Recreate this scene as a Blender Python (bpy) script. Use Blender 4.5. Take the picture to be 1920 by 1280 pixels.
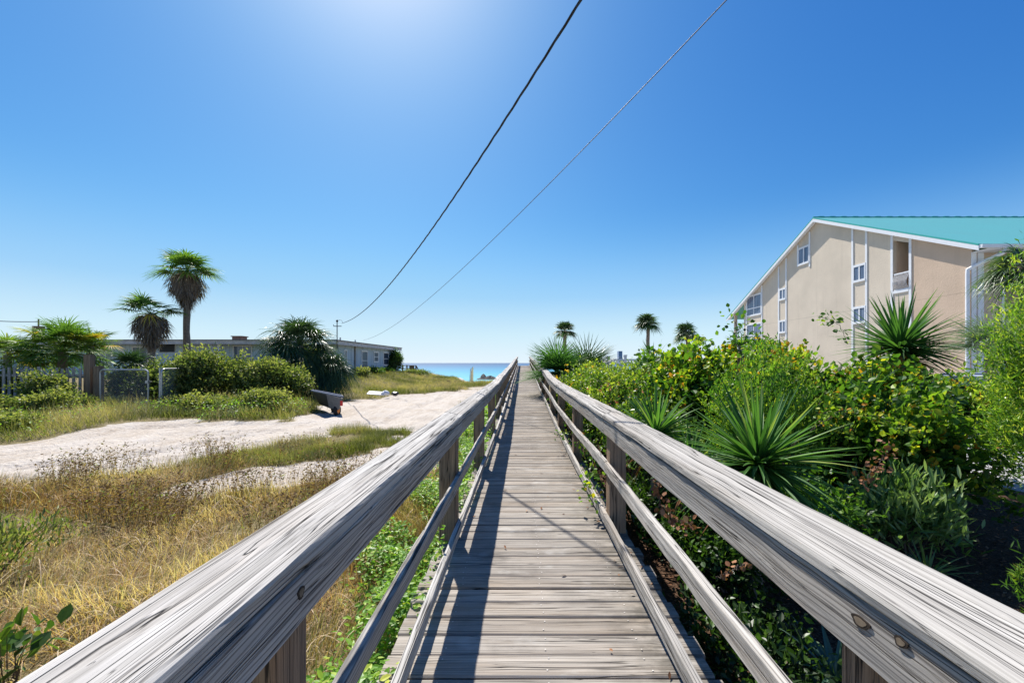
import bpy, math, random
import numpy as np
from mathutils import Vector, Matrix

rs = np.random.RandomState(7)
random.seed(7)
scene = bpy.context.scene
for o in list(bpy.data.objects):
    bpy.data.objects.remove(o)

# ------------------------------------------------------------------ camera, sky, sun
CAMZ = 1.45
F = 747.0            # focal length in pixels of the 1920 wide frame (14 mm lens)
VX, VY = 980.0, 680.0
cd = bpy.data.cameras.new("camera")
cam = bpy.data.objects.new("camera", cd)
scene.collection.objects.link(cam)
cam.location = (0, 0, CAMZ)
cam.rotation_euler = (math.radians(90), 0, 0)
cd.sensor_width = 36.0
cd.lens = 36.0 * F / 1920.0
cd.shift_x = -(VX - 960) / 1920.0
cd.shift_y = (VY - 640) / 1920.0
cd.clip_start = 0.05
cd.clip_end = 30000
scene.camera = cam

KX, KZ = 0.277, 0.72          # sideways and towards-camera run of a shadow per metre of height
sund = Vector((-KX, KZ, 1.0)).normalized()
ELEV = math.asin(sund.z)
AZ = math.atan2(sund.x, sund.y)
world = bpy.data.worlds.new("World")
scene.world = world
world.use_nodes = True
wn = world.node_tree
wn.nodes.clear()
wo = wn.nodes.new('ShaderNodeOutputWorld')
bg = wn.nodes.new('ShaderNodeBackground')
sky = wn.nodes.new('ShaderNodeTexSky')
sky.sky_type = 'NISHITA'
sky.sun_disc = False
sky.sun_elevation = ELEV
sky.sun_rotation = AZ
sky.altitude = 0
sky.air_density = 1.0
sky.dust_density = 0.6
sky.ozone_density = 2.2
EXPO, SKY_S = 0.85, 0.09
# the camera's rendering of the sky: deeper blue aloft, milky blue (not yellow) just above the sea
def wm(op, a, b):
    n = wn.nodes.new('ShaderNodeMath'); n.operation = op
    for i_, v_ in enumerate((a, b)):
        if isinstance(v_, (int, float)): n.inputs[i_].default_value = v_
        else: wn.links.new(v_, n.inputs[i_])
    return n.outputs[0]
sepc = wn.nodes.new('ShaderNodeSeparateColor'); comb = wn.nodes.new('ShaderNodeCombineColor')
wn.links.new(sky.outputs[0], sepc.inputs[0])
KS = 1.0 / (SKY_S * 2 ** EXPO)
for i_, (p_, a_, mx_) in enumerate(((1.78, .82, .66), (1.24, .885, .82), (.75, .965, 1.0))):
    v_ = wm('MULTIPLY', wm('POWER', wm('MULTIPLY', sepc.outputs[i_], 0.13), p_), a_)
    wn.links.new(wm('MULTIPLY', wm('MINIMUM', v_, mx_), KS), comb.inputs[i_])
tcw = wn.nodes.new('ShaderNodeTexCoord'); sxyz = wn.nodes.new('ShaderNodeSeparateXYZ')
wn.links.new(tcw.outputs['Generated'], sxyz.inputs[0])
mr = wn.nodes.new('ShaderNodeMapRange'); mr.interpolation_type = 'SMOOTHSTEP'
wn.links.new(sxyz.outputs['Z'], mr.inputs[0])
for i_, v_ in enumerate((0.06, 0.36, 1.0, 0.0)): mr.inputs[i_ + 1].default_value = v_
mxw = wn.nodes.new('ShaderNodeMix'); mxw.data_type = 'RGBA'
wn.links.new(mr.outputs[0], mxw.inputs[0]); wn.links.new(comb.outputs[0], mxw.inputs[6])
low = wn.nodes.new('ShaderNodeValToRGB'); low.color_ramp.elements.new(.5); low.color_ramp.elements.new(.6); low.color_ramp.elements.new(.7)
for e_, (p_, c_) in zip(low.color_ramp.elements, ((0, (.80, .92, 1.0)), (.07, (.63, .855, .98)), (.16, (.375, .65, .95)), (.26, (.285, .565, .925)), (.40, (.19, .455, .86)))):
    e_.position = p_; e_.color = (*c_, 1)
wn.links.new(sxyz.outputs['Z'], low.inputs[0])
lsc = wn.nodes.new('ShaderNodeVectorMath'); lsc.operation = 'SCALE'; lsc.inputs['Scale'].default_value = KS
wn.links.new(low.outputs[0], lsc.inputs[0]); wn.links.new(lsc.outputs[0], mxw.inputs[7])
wn.links.new(mxw.outputs[2], bg.inputs[0])
bg.inputs[1].default_value = SKY_S
wn.links.new(bg.outputs[0], wo.inputs[0])

sl = bpy.data.lights.new("sun", 'SUN')
sl.energy = 4.6
sl.angle = math.radians(0.53)
sl.color = (1.0, 0.955, 0.89)
sun = bpy.data.objects.new("sun", sl)
scene.collection.objects.link(sun)
sun.rotation_euler = (-sund).to_track_quat('-Z', 'Y').to_euler()
scene.view_settings.view_transform = 'Standard'
scene.view_settings.look = 'None'
scene.view_settings.exposure = EXPO
scene.view_settings.gamma = 1.0
scene.cycles.max_bounces = 7
scene.cycles.transparent_max_bounces = 8

# ------------------------------------------------------------------ helpers
def at(px, py, Y):
    return Vector(((px - VX) * Y / F, Y, CAMZ + (VY - py) * Y / F))

def ss(a, b, x):
    t = np.clip((np.asarray(x, float) - a) / (b - a), 0, 1)
    return t * t * (3 - 2 * t)

def _h(ix, iy, s):
    v = np.sin(ix * 127.1 + iy * 311.7 + s * 74.7) * 43758.5453
    return v - np.floor(v)

def vnoise(x, y, s=0):
    x = np.asarray(x, float); y = np.asarray(y, float)
    ix, iy = np.floor(x), np.floor(y)
    fx, fy = x - ix, y - iy
    fx = fx * fx * (3 - 2 * fx); fy = fy * fy * (3 - 2 * fy)
    a = _h(ix, iy, s); b = _h(ix + 1, iy, s); c = _h(ix, iy + 1, s); d = _h(ix + 1, iy + 1, s)
    return (a * (1 - fx) + b * fx) * (1 - fy) + (c * (1 - fx) + d * fx) * fy

def link(o):
    scene.collection.objects.link(o)
    return o

def tag(o, label=None, cat=None, group=None, kind=None):
    if label: o['label'] = label
    if cat: o['category'] = cat
    if group: o['group'] = group
    if kind: o['kind'] = kind
    return o

def empty(name, loc, label, cat, group=None):
    o = bpy.data.objects.new(name, None)
    o.empty_display_size = 0.2
    o.location = loc
    link(o)
    return tag(o, label, cat, group)

def norm(a):
    return a / np.maximum(np.linalg.norm(a, axis=-1, keepdims=True), 1e-9)

class MB:
    """collects vertices, faces and a per-vertex tint, and links them as one mesh object"""
    def __init__(s):
        s.v = []; s.t = []; s.f = []; s.n = 0
    def add(s, v, f, t=0.5):
        v = np.asarray(v, float).reshape(-1, 3)
        f = np.asarray(f, int)
        if f.ndim == 1: f = f.reshape(1, -1)
        tt = np.full(len(v), t, float) if np.isscalar(t) else np.asarray(t, float).reshape(-1)
        s.v.append(v); s.t.append(tt); s.f.append(f + s.n)
        s.n += len(v)
    def box(s, lo, hi, t=0.5):
        x0, y0, z0 = lo; x1, y1, z1 = hi
        v = [(x0,y0,z0),(x1,y0,z0),(x1,y1,z0),(x0,y1,z0),(x0,y0,z1),(x1,y0,z1),(x1,y1,z1),(x0,y1,z1)]
        f = [(0,3,2,1),(4,5,6,7),(0,1,5,4),(1,2,6,5),(2,3,7,6),(3,0,4,7)]
        s.add(v, f, t)
    def tube(s, pts, r, n=8, t=0.5, cap=True):
        pts = np.asarray(pts, float)
        m = len(pts)
        r = np.full(m, r, float) if np.isscalar(r) else np.asarray(r, float)
        d = norm(np.gradient(pts, axis=0))
        up = np.array([0, 0, 1.0]) if abs(d[0][2]) < 0.9 else np.array([1.0, 0, 0])
        V = []
        u = norm(np.cross(d[0], up))
        for i in range(m):
            u = norm(u - d[i] * np.dot(u, d[i]))
            w = np.cross(d[i], u)
            a = np.arange(n) * 2 * math.pi / n
            V.append(pts[i] + r[i] * (np.cos(a)[:, None] * u + np.sin(a)[:, None] * w))
        V = np.concatenate(V)
        i = np.arange(m - 1)[:, None] * n; k = np.arange(n)[None, :]; k2 = (k + 1) % n
        f = np.stack([i + k, i + k2, i + n + k2, i + n + k], -1).reshape(-1, 4)
        base = s.n
        s.add(V, f, t)
        if cap and r[-1] > 1e-4:
            s.f.append(np.array([base + (m - 1) * n + np.arange(n)]))
            s.f.append(np.array([base + np.arange(n)[::-1]]))
    def grid(s, V, t=0.5):
        """V: (rows, cols, 3)"""
        R, Cc = V.shape[:2]
        i = np.arange(R - 1)[:, None] * Cc; k = np.arange(Cc - 1)[None, :]
        f = np.stack([i + k, i + k + 1, i + Cc + k + 1, i + Cc + k], -1).reshape(-1, 4)
        s.add(V.reshape(-1, 3), f, t)
    def leaves(s, p, d, nrm, L, W, t, wide=0.35, wide2=0.7, fold=0.12, droop=0.0):
        """p base points, d directions, nrm normals; two quads a leaf"""
        d = norm(d); side = norm(np.cross(d, nrm)); up = np.cross(side, d)
        L = np.broadcast_to(np.asarray(L, float), (len(p),))[:, None]
        W = np.broadcast_to(np.asarray(W, float), (len(p),))[:, None]
        def q(sx, sy, sz): return p + side * W * sx + d * L * sy + up * (W * sz)
        dz = np.array([0, 0, 1.0]) * L * droop
        V = np.stack([p, q(-.5, wide, fold) - dz * wide**2, q(-.42, wide2, fold) - dz * wide2**2, p + d * L - dz,
                      q(.42, wide2, fold) - dz * wide2**2, q(.5, wide, fold) - dz * wide**2], 1)
        b = np.arange(len(p))[:, None] * 6
        f = np.concatenate([b + np.array([0, 1, 2, 3]), b + np.array([0, 3, 4, 5])], 0)
        s.add(V.reshape(-1, 3), f, np.repeat(t, 6))
    def blades(s, p, d, L, W, droop, t, seg=4, fold=0.25, tipw=0.0, sidev=None, belly=0.35, tipt=0.0):
        """long tapering leaves; folded along the middle when fold > 0"""
        n = len(p)
        d = norm(np.asarray(d, float))
        if sidev is None:
            ref = np.tile(np.array([0, 0, 1.0]), (n, 1))
            bad = np.abs(d[:, 2]) > 0.97
            ref[bad] = np.array([1.0, 0.1, 0])
            sidev = np.cross(d, ref)
        side = norm(sidev)
        L = np.broadcast_to(np.asarray(L, float), (n,))[:, None]
        W = np.broadcast_to(np.asarray(W, float), (n,))[:, None]
        dr = np.broadcast_to(np.asarray(droop, float), (n,))[:, None]
        rows = []; tr = []
        k = 3 if fold > 0 else 2
        for i in range(seg + 1):
            u = i / seg
            w = (1 - u) * (1 - tipw) + tipw
            w = w ** 0.75 * (0.55 + 0.45 * min(1, u / belly))
            c = p + d * L * u - np.array([0, 0, 1.0]) * dr * L * u * u
            up = np.cross(side, d)
            if k == 3:
                rows += [c - side * W * w * .5 + up * W * w * fold, c, c + side * W * w * .5 + up * W * w * fold]
            else:
                rows += [c - side * W * w * .5, c + side * W * w * .5]
            tr += [t + tipt * u] * k
        V = np.stack(rows, 1)
        T = np.stack(tr, 1)
        m = V.shape[1]
        b = np.arange(n)[:, None] * m
        fs = []
        for i in range(seg):
            for j in range(k - 1):
                a = i * k + j
                fs.append(b + np.array([a, a + 1, a + k + 1, a + k]))
        s.add(V.reshape(-1, 3), np.concatenate(fs, 0), T.reshape(-1))
    def build(s, name, m, parent=None, smooth=False, loc=None):
        me = bpy.data.meshes.new(name)
        V = np.concatenate(s.v); T = np.concatenate(s.t)
        if loc is not None: V = V - np.asarray(loc, float)
        me.vertices.add(len(V)); me.vertices.foreach_set('co', V.ravel())
        li = np.concatenate([f.ravel() for f in s.f])
        sz = np.concatenate([np.full(len(f), f.shape[1]) for f in s.f])
        st = np.concatenate([[0], np.cumsum(sz)[:-1]])
        me.loops.add(len(li)); me.loops.foreach_set('vertex_index', li.astype(np.int32))
        me.polygons.add(len(sz)); me.polygons.foreach_set('loop_start', st.astype(np.int32))
        me.polygons.foreach_set('loop_total', sz.astype(np.int32))
        me.polygons.foreach_set('use_smooth', np.full(len(sz), bool(smooth)))
        at_ = me.attributes.new('tint', 'FLOAT', 'POINT'); at_.data.foreach_set('value', T.astype(np.float32))
        me.update(); me.validate(verbose=False)
        me.materials.append(m)
        o = bpy.data.objects.new(name, me)
        if loc is not None: o.location = loc
        link(o)
        if parent is not None:
            o.parent = parent
            if parent.type == 'EMPTY' or True:
                o.location = Vector(o.location) - Vector(parent.location) if parent.parent is None else o.location
        return o

# ------------------------------------------------------------------ materials
class NT:
    def __init__(s, name):
        s.m = bpy.data.materials.new(name); s.m.use_nodes = True
        s.t = s.m.node_tree; s.t.nodes.clear()
        s.out = s.t.nodes.new('ShaderNodeOutputMaterial')
    def n(s, typ, **kw):
        nd = s.t.nodes.new(typ)
        for k, v in kw.items():
            if k.startswith('i_'):
                key = k[2:].replace('_', ' ')
                nd.inputs[key].default_value = v
            else: setattr(nd, k, v)
        return nd
    def l(s, a, b): s.t.links.new(a, b)
    def pos(s):
        return s.n('ShaderNodeTexCoord').outputs['Object']
    def attr(s, name='tint'):
        return s.n('ShaderNodeAttribute', attribute_name=name).outputs['Fac']
    def mapv(s, vec, scale, loc=(0,0,0)):
        m = s.n('ShaderNodeMapping'); m.inputs['Scale'].default_value = scale; m.inputs['Location'].default_value = loc
        s.l(vec, m.inputs['Vector']); return m.outputs[0]
    def noise(s, vec, scale=1.0, detail=4.0, rough=0.55, dist=0.0):
        n = s.n('ShaderNodeTexNoise'); n.inputs['Scale'].default_value = scale; n.inputs['Detail'].default_value = detail
        n.inputs['Roughness'].default_value = rough; n.inputs['Distortion'].default_value = dist
        s.l(vec, n.inputs['Vector']); return n.outputs['Fac']
    def math(s, op, a, b=None, c=None, clamp=False):
        n = s.n('ShaderNodeMath', operation=op); n.use_clamp = clamp
        for i, v in enumerate((a, b, c)):
            if v is None: continue
            if isinstance(v, (int, float)): n.inputs[i].default_value = v
            else: s.l(v, n.inputs[i])
        return n.outputs[0]
    def ramp(s, fac, stops, interp='LINEAR'):
        r = s.n('ShaderNodeValToRGB'); cr = r.color_ramp; cr.interpolation = interp
        while len(cr.elements) < len(stops): cr.elements.new(0.5)
        for e, (p, c) in zip(cr.elements, stops):
            e.position = p; e.color = (c[0], c[1], c[2], 1) if not isinstance(c, (int, float)) else (c, c, c, 1)
        s.l(fac, r.inputs[0]); return r.outputs[0]
    def mix(s, fac, a, b, mode='MIX'):
        n = s.n('ShaderNodeMix', data_type='RGBA', blend_type=mode)
        for idx, v in ((0, fac), (6, a), (7, b)):
            if isinstance(v, (int, float)): n.inputs[idx].default_value = v
            elif isinstance(v, tuple): n.inputs[idx].default_value = (v[0], v[1], v[2], 1)
            else: s.l(v, n.inputs[idx])
        return n.outputs[2]
    def rng(s, v, a, b, c, d):
        n = s.n('ShaderNodeMapRange'); s.l(v, n.inputs[0])
        for i, x in enumerate((a, b, c, d)): n.inputs[i + 1].default_value = x
        return n.outputs[0]
    def bump(s, h, strength=0.5, dist=0.01, normal=None):
        b = s.n('ShaderNodeBump'); b.inputs['Strength'].default_value = strength; b.inputs['Distance'].default_value = dist
        s.l(h, b.inputs['Height'])
        if normal is not None: s.l(normal, b.inputs['Normal'])
        return b.outputs[0]
    def principled(s, color, rough=0.6, spec=0.3, normal=None, metal=0.0):
        p = s.n('ShaderNodeBsdfPrincipled')
        if isinstance(color, tuple): p.inputs['Base Color'].default_value = (*color[:3], 1)
        else: s.l(color, p.inputs['Base Color'])
        if isinstance(rough, (int, float)): p.inputs['Roughness'].default_value = rough
        else: s.l(rough, p.inputs['Roughness'])
        p.inputs['Specular IOR Level'].default_value = spec
        p.inputs['Metallic'].default_value = metal
        if normal is not None: s.l(normal, p.inputs['Normal'])
        return p.outputs[0]
    def done(s, sh):
        s.l(sh, s.out.inputs['Surface']); return s.m

def wood(name, axis='Y', light=(.52,.50,.47), mid=(.33,.31,.29), dark=(.055,.05,.047), warm=(.36,.25,.15), warmth=.25,
         crack=1.0, grain=1.0, rings=0.0, stains=0.3, seed=0.0, nails=False):
    k = NT(name)
    P = k.pos(); a = k.attr()
    comb = k.n('ShaderNodeCombineXYZ'); off = k.math('MULTIPLY', a, 57.0)
    for i in range(3): k.l(off, comb.inputs[i])
    va = k.n('ShaderNodeVectorMath', operation='ADD'); k.l(P, va.inputs[0]); k.l(comb.outputs[0], va.inputs[1])
    P2 = va.outputs[0]
    def sc(al, ac): return {'X': (al, ac, ac), 'Y': (ac, al, ac), 'Z': (ac, ac, al)}[axis]
    # slow wander so that the grain is never dead straight
    wv = k.noise(k.mapv(P2, sc(1.3, 3.0)), 1.0, 2.0)
    wc = k.n('ShaderNodeCombineXYZ'); w1 = k.math('MULTIPLY', k.math('SUBTRACT', wv, 0.5), 0.022)
    for i, ax in enumerate('XYZ'):
        if ax != axis: k.l(w1, wc.inputs[i])
    vb = k.n('ShaderNodeVectorMath', operation='ADD'); k.l(P2, vb.inputs[0]); k.l(wc.outputs[0], vb.inputs[1])
    G = vb.outputs[0]
    fine = k.noise(k.mapv(G, sc(1.6, 240.0)), 1.0, 5.0, 0.65)
    med = k.noise(k.mapv(G, sc(1.1, 48.0)), 1.0, 4.0, 0.55)
    broad = k.noise(k.mapv(P2, sc(0.7, 7.0)), 1.0, 3.0, 0.5)
    gate = k.noise(k.mapv(P2, sc(1.6, 9.0), (9.2, 4.4, 1.3)), 1.0, 2.0)
    cr = k.noise(k.mapv(G, sc(0.28, 34.0), (3.1, 1.7, 5.3)), 1.0, 2.0, 0.5)
    cr2 = k.math('ABSOLUTE', k.math('SUBTRACT', k.noise(k.mapv(G, sc(0.40, 62.0), (7.1, 2.7, 1.3)), 1.0, 2.0, 0.5), 0.5))
    hair = k.math('SUBTRACT', 1.0, k.math('DIVIDE', cr2, k.math('ADD', k.rng(gate, .35, .62, 0.028 * crack, 0.0), .001)), clamp=True)
    crd = k.math('ABSOLUTE', k.math('SUBTRACT', cr, 0.5))
    wdt = k.rng(gate, 0.34, 0.66, 0.0015, 0.030 * crack)
    crack_m = k.math('SUBTRACT', 1.0, k.math('DIVIDE', crd, k.math('ADD', wdt, 0.0008)), clamp=True)
    g = k.math('ADD', k.math('MULTIPLY', fine, 0.55), k.math('MULTIPLY', med, 0.45))
    col = k.ramp(g, [(0.30, tuple(c * .35 + m * .15 for c, m in zip(dark, mid))), (0.42, mid), (0.60, light)])
    col = k.mix(k.math('MULTIPLY', k.rng(broad, .45, .75, 0, 1), warmth), col, warm)
    if rings > 0:
        rg = k.n('ShaderNodeTexWave', wave_type='BANDS', bands_direction='Z' if axis != 'Z' else 'X')
        rg.inputs['Scale'].default_value = 22.0; rg.inputs['Distortion'].default_value = 9.0
        rg.inputs['Detail'].default_value = 2.0; rg.inputs['Detail Scale'].default_value = 0.55
        k.l(k.mapv(P2, sc(0.22, 1.0)), rg.inputs['Vector'])
        rr = k.math('POWER', rg.outputs['Fac'], 5.0)
        col = k.mix(k.math('MULTIPLY', rr, rings), col, tuple(c * 1.4 for c in dark))
    st = k.noise(k.mapv(P, (2.3, 2.3, 2.3)), 1.0, 5.0, 0.6)
    col = k.mix(k.math('MULTIPLY', k.rng(st, .52, .75, 0, 1), stains), col, tuple(c * 0.45 for c in mid))
    ra = k.math('MULTIPLY_ADD', a, 0.26, 0.85)
    cc = k.n('ShaderNodeCombineXYZ')
    for i in range(3): k.l(ra, cc.inputs[i])
    col = k.mix(1.0, col, cc.outputs[0], 'MULTIPLY')
    col = k.mix(k.math('MULTIPLY', hair, .7), col, dark)
    col = k.mix(crack_m, col, tuple(c * .35 for c in dark))
    h = k.math('SUBTRACT', k.math('MULTIPLY', g, 0.45 * grain), k.math('ADD', k.math('MULTIPLY', crack_m, 0.9), k.math('MULTIPLY', hair, .35)))
    if nails:
        isn = k.math('GREATER_THAN', a, 1.5)
        col = k.mix(isn, col, (.62, .58, .53))
        spx = k.n('ShaderNodeSeparateXYZ'); k.l(P, spx.inputs[0])
        grime = k.math('MULTIPLY', k.rng(spx.outputs['X'], .40, .72, 0, 1), k.rng(k.noise(k.mapv(P, (5, 9, 5)), 1.0, 4.0, .65), .38, .62, 0, .75))
        col = k.mix(grime, col, (.075, .068, .055))
        scuff = k.math('MULTIPLY', k.rng(k.noise(k.mapv(P, (2.2, 4.5, 2)), 1.0, 4.0, .6), .58, .72, 0, .5), 1.0)
        col = k.mix(scuff, col, (.52, .50, .46))
    nrm = k.bump(h, 0.8, 0.004)
    return k.done(k.principled(col, 0.92, 0.06, nrm))

def leafmat(name, cols, trans=0.4, rough=0.42, spec=0.35):
    """cols: list of (pos, colour) over the tint attribute"""
    k = NT(name)
    a = k.attr()
    n = k.noise(k.pos(), 9.0, 2.0)
    f = k.math('ADD', a, k.math('MULTIPLY', k.math('SUBTRACT', n, .5), .16))
    col = k.ramp(f, cols)
    p = k.principled(col, rough, spec)
    tr = k.n('ShaderNodeBsdfTranslucent')
    tc = k.mix(1.0, col, (1.3, 1.4, .55), 'MULTIPLY')
    k.l(tc, tr.inputs[0])
    mx = k.n('ShaderNodeMixShader'); mx.inputs[0].default_value = trans
    k.l(p, mx.inputs[1]); k.l(tr.outputs[0], mx.inputs[2])
    return k.done(mx.outputs[0])

def plain(name, color, rough=0.6, spec=0.3, var=0.15, vscale=4.0, bumps=0.0, bscale=60.0, metal=0.0):
    k = NT(name)
    n = k.noise(k.pos(), vscale, 4.0)
    col = k.mix(k.rng(n, .3, .7, 0, var), color, tuple(c * .45 for c in color))
    nr = k.bump(k.noise(k.pos(), bscale, 3.0), bumps, 0.01) if bumps > 0 else None
    return k.done(k.principled(col, rough, spec, nr, metal))

GREENS = [(0, (.02,.045,.01)), (.35, (.05,.11,.018)), (.65, (.11,.19,.025)), (.85, (.26,.30,.03)), (1, (.5,.36,.04))]
M = {}
M['cap'] = wood('weathered_rail_wood', 'Y', light=(.59,.565,.525), mid=(.38,.362,.33), warmth=.22, crack=1.25, stains=.18)
M['cap2'] = wood('grey_tan_rail_wood', 'Y', light=(.48,.455,.415), mid=(.315,.295,.265), warmth=.25, crack=1.25, stains=.22)
M['side'] = wood('weathered_board_wood', 'Y', light=(.48,.455,.41), mid=(.32,.30,.275), warmth=.42, crack=.8, rings=.65, stains=.2)
M['deck'] = wood('deck_board_wood', 'X', light=(.385,.35,.305), mid=(.235,.208,.178), warmth=.35, crack=.75, stains=.55, nails=True)
M['post'] = wood('post_wood', 'Z', light=(.33,.24,.165), mid=(.19,.14,.10), warm=(.30,.17,.08), warmth=.5, crack=.9)
M['fencewood'] = wood('grey_fence_wood', 'Z', light=(.48,.45,.44), mid=(.32,.30,.29), warmth=.2)
M['knotdark'] = plain('knot_dark', (.03,.022,.016), .7)
M['knotlight'] = plain('knot_heart', (.24,.19,.135), .95, .05, vscale=60, var=.7)
M['bark'] = plain('palm_bark', (.27,.215,.175), .9, bumps=1.0, bscale=14, var=.8, vscale=10)
M['stem'] = plain('twig_bark', (.13,.10,.075), .9, var=.6, vscale=20)
M['white'] = plain('white_paint', (.74,.75,.76), .5, var=.12)
M['whitevinyl'] = plain('white_fence_paint', (.78,.79,.80), .45, var=.06)
M['galv'] = plain('galvanised_steel', (.42,.43,.45), .4, .5, metal=.6)
M['black'] = plain('black_plastic', (.022,.022,.025), .35, .5, var=.4)
M['tray'] = plain('dusty_black_plastic', (.03,.03,.032), .45, .4, var=.6)
M['rubber'] = plain('rubber', (.02,.02,.02), .8)
M['orange'] = plain('orange_plastic', (.75,.22,.02), .45)
M['red'] = plain('red_plastic', (.55,.03,.03), .45)
M['cable'] = plain('black_cable', (.022,.025,.035), .5, .5)
M['wire2'] = plain('bare_service_wire', (.11,.13,.17), .6, .3)

# glass
k = NT('window_glass'); M['glass'] = k.done(k.principled((.035,.05,.075), .06, .6))
k = NT('dark_pane'); M['darkpane'] = k.done(k.principled((.03,.05,.085), .35, .25))
k = NT('curtained_glass')
c = k.ramp(k.noise(k.mapv(k.pos(), (14, 14, .3)), 1.0, 2.0), [(.35, (.06,.09,.15)), (.6, (.17,.21,.29))])
M['curtain'] = k.done(k.principled(c, .12, .6))

# ------------------------------------------------------------------ terrain
U = [(-60,3),(-20,6.2),(-12.2,7.7),(-11.9,11.8),(-9.8,13.2),(-7.7,13.3),(-8.5,17),(-8.8,20.5),(-6.9,24),(-4.8,26.2),(-3.6,31),(-3.0,36)]
Lw = [(-2.1,36),(-2.2,30),(-2.3,24),(-2.4,18),(-2.4,13.5),(-2.2,9.6),(-3.1,9.3),(-3.4,11.2),(-4.8,11.0),(-6.0,8.4),(-7.0,6.6),(-8.6,4.9),(-12.5,2.6),(-30,-3),(-60,-6)]
TRACK = np.array(U + Lw, float)

def poly_sd(x, y, poly):
    """signed distance to a polygon, negative inside"""
    x = np.asarray(x, float); y = np.asarray(y, float)
    d2 = np.full(x.shape, 1e18); ins = np.zeros(x.shape, bool)
    n = len(poly)
    for i in range(n):
        ax, ay = poly[i]; bx, by = poly[(i + 1) % n]
        ex, ey = bx - ax, by - ay
        t = np.clip(((x - ax) * ex + (y - ay) * ey) / (ex * ex + ey * ey), 0, 1)
        dx, dy = x - ax - t * ex, y - ay - t * ey
        d2 = np.minimum(d2, dx * dx + dy * dy)
        c = ((ay > y) != (by > y)) & (x < (bx - ax) * (y - ay) / (by - ay + 1e-12) + ax)
        ins ^= c
    d = np.sqrt(d2)
    return np.where(ins, -d, d)

SEA = -4.35
def ground_z(x, y):
    x = np.asarray(x, float); y = np.asarray(y, float)
    z = -.45 + (vnoise(x * .6, y * .6, 1) - .5) * .12 + (vnoise(x * 1.9, y * 1.9, 2) - .5) * .05
    z = z + (vnoise(x * .15, y * .15, 5) - .5) * .15
    z = z + ss(-9.2, -14, x) * ss(18, 27, y) * .78
    z = z + np.exp(-((x - 3) / 3.2) ** 2) * ss(15, 42, y) * .9
    z = z - ss(6.5, 9, x) * .15
    tr = poly_sd(x, y, TRACK)
    z = z - ss(.4, -1.2, tr) * .07
    for off, dp in ((.75, .06), (1.15, -.03), (2.1, .065), (2.45, -.035), (3.1, .03)):
        z = z - dp * np.exp(-((tr + off + (vnoise(x * .5, y * .5, 77) - .5) * .5) / .16) ** 2)
    start = 37 + 13 * ss(-5.5, -9.5, x) + 18 * ss(6, 12, x)
    f = ss(start, start + 34, y)
    z = z * (1 - f) + f * (-3.75) - np.maximum(y - 88, 0) * .03
    return z

def gz(x, y): return float(ground_z(np.array([x]), np.array([y]))[0])

PATCH = np.array([(-5.4,5.9),(-4.4,6.9),(-3.2,7.9),(-2.2,9.0),(-1.4,8.6),(-1.5,7.0),(-2.6,6.1),(-3.8,5.6),(-4.6,5.4)])
def sand_mask(x, y):
    x = np.asarray(x, float); y = np.asarray(y, float)
    w = (vnoise(x * 1.3, y * 1.3, 9) - .5) * 1.0 + (vnoise(x * 4, y * 4, 10) - .5) * .5
    a = ss(.35, -.35, poly_sd(x, y, TRACK) + w)
    p = ss(.25, -.25, poly_sd(x, y, PATCH) + w * .7) * .95
    start = 37 + 13 * ss(-5.5, -9.5, x) + 18 * ss(6, 12, x)
    b = ss(start - 1, start + 6, y + w * 2)
    return np.maximum(np.maximum(a, p), b)

def mulch_mask(x, y):
    x = np.asarray(x, float); y = np.asarray(y, float)
    return ss(.2, .9, x + (vnoise(x * 2, y * 2, 12) - .5) * .5) * ss(8.6, 7.8, x) * ss(16, 11, y)

def axis_lines(segs):
    out = []
    for a, b, st in segs:
        out += list(np.arange(a, b, st))
    out.append(segs[-1][1])
    return np.array(out)

xs = axis_lines([(-420,-120,30),(-120,-45,6),(-45,-20,1.0),(-20,-9,.25),(-9,9,.125),(9,20,.5),(20,60,3),(60,420,30)])
ys = axis_lines([(-12,-1,1),(-1,14,.125),(14,40,.25),(40,76,.8),(76,130,3),(130,260,20)])
XX, YY = np.meshgrid(xs, ys)
ZZ = ground_z(XX, YY)
SM = sand_mask(XX, YY); MM = mulch_mask(XX, YY)
# material: earth under the weeds, pale sand, mulch; masks are vertex attributes
k = NT('ground_surface')
P = k.pos()
sa = k.attr('sand'); mu = k.attr('mulch')
n1 = k.noise(P, 1.2, 5.0); n2 = k.noise(P, 18.0, 6.0, .65); n3 = k.noise(P, 160.0, 3.0)
tr_ = k.noise(k.mapv(P, (5.5, .7, 1.0)), 1.0, 4.0, .6, .8)
sand_c = k.ramp(n2, [(.30, (.38,.315,.25)), (.52, (.49,.43,.36)), (.72, (.56,.51,.45))])
sand_c = k.mix(k.rng(tr_, .46, .60, 0, .45), sand_c, (.34,.275,.21))
sand_c = k.mix(k.rng(n1, .35, .65, 0, .35), sand_c, (.57,.545,.51))
soil_c = k.ramp(n2, [(.3, (.10,.085,.04)), (.5, (.19,.155,.075)), (.7, (.30,.25,.15))])
mul_c = k.ramp(k.noise(k.mapv(P, (30, 46, 30)), 1.0, 5.0, .7, 1.2), [(.3, (.018,.011,.008)), (.5, (.075,.043,.027)), (.68, (.22,.135,.085))])
col = k.mix(mu, soil_c, mul_c)
edge = k.math('ADD', sa, k.math('MULTIPLY', k.math('SUBTRACT', k.noise(P, 7.0, 4.0), .5), .5))
col = k.mix(k.rng(edge, .42, .58, 0, 1), col, sand_c)
h = k.math('ADD', k.math('MULTIPLY', k.noise(P, 4.5, 3.0), 1.6), k.math('MULTIPLY', n2, .7)) if False else k.math('ADD', k.math('MULTIPLY', n2, .7), k.math('ADD', k.math('MULTIPLY', n3, .12), k.math('MULTIPLY', tr_, .5)))
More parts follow.
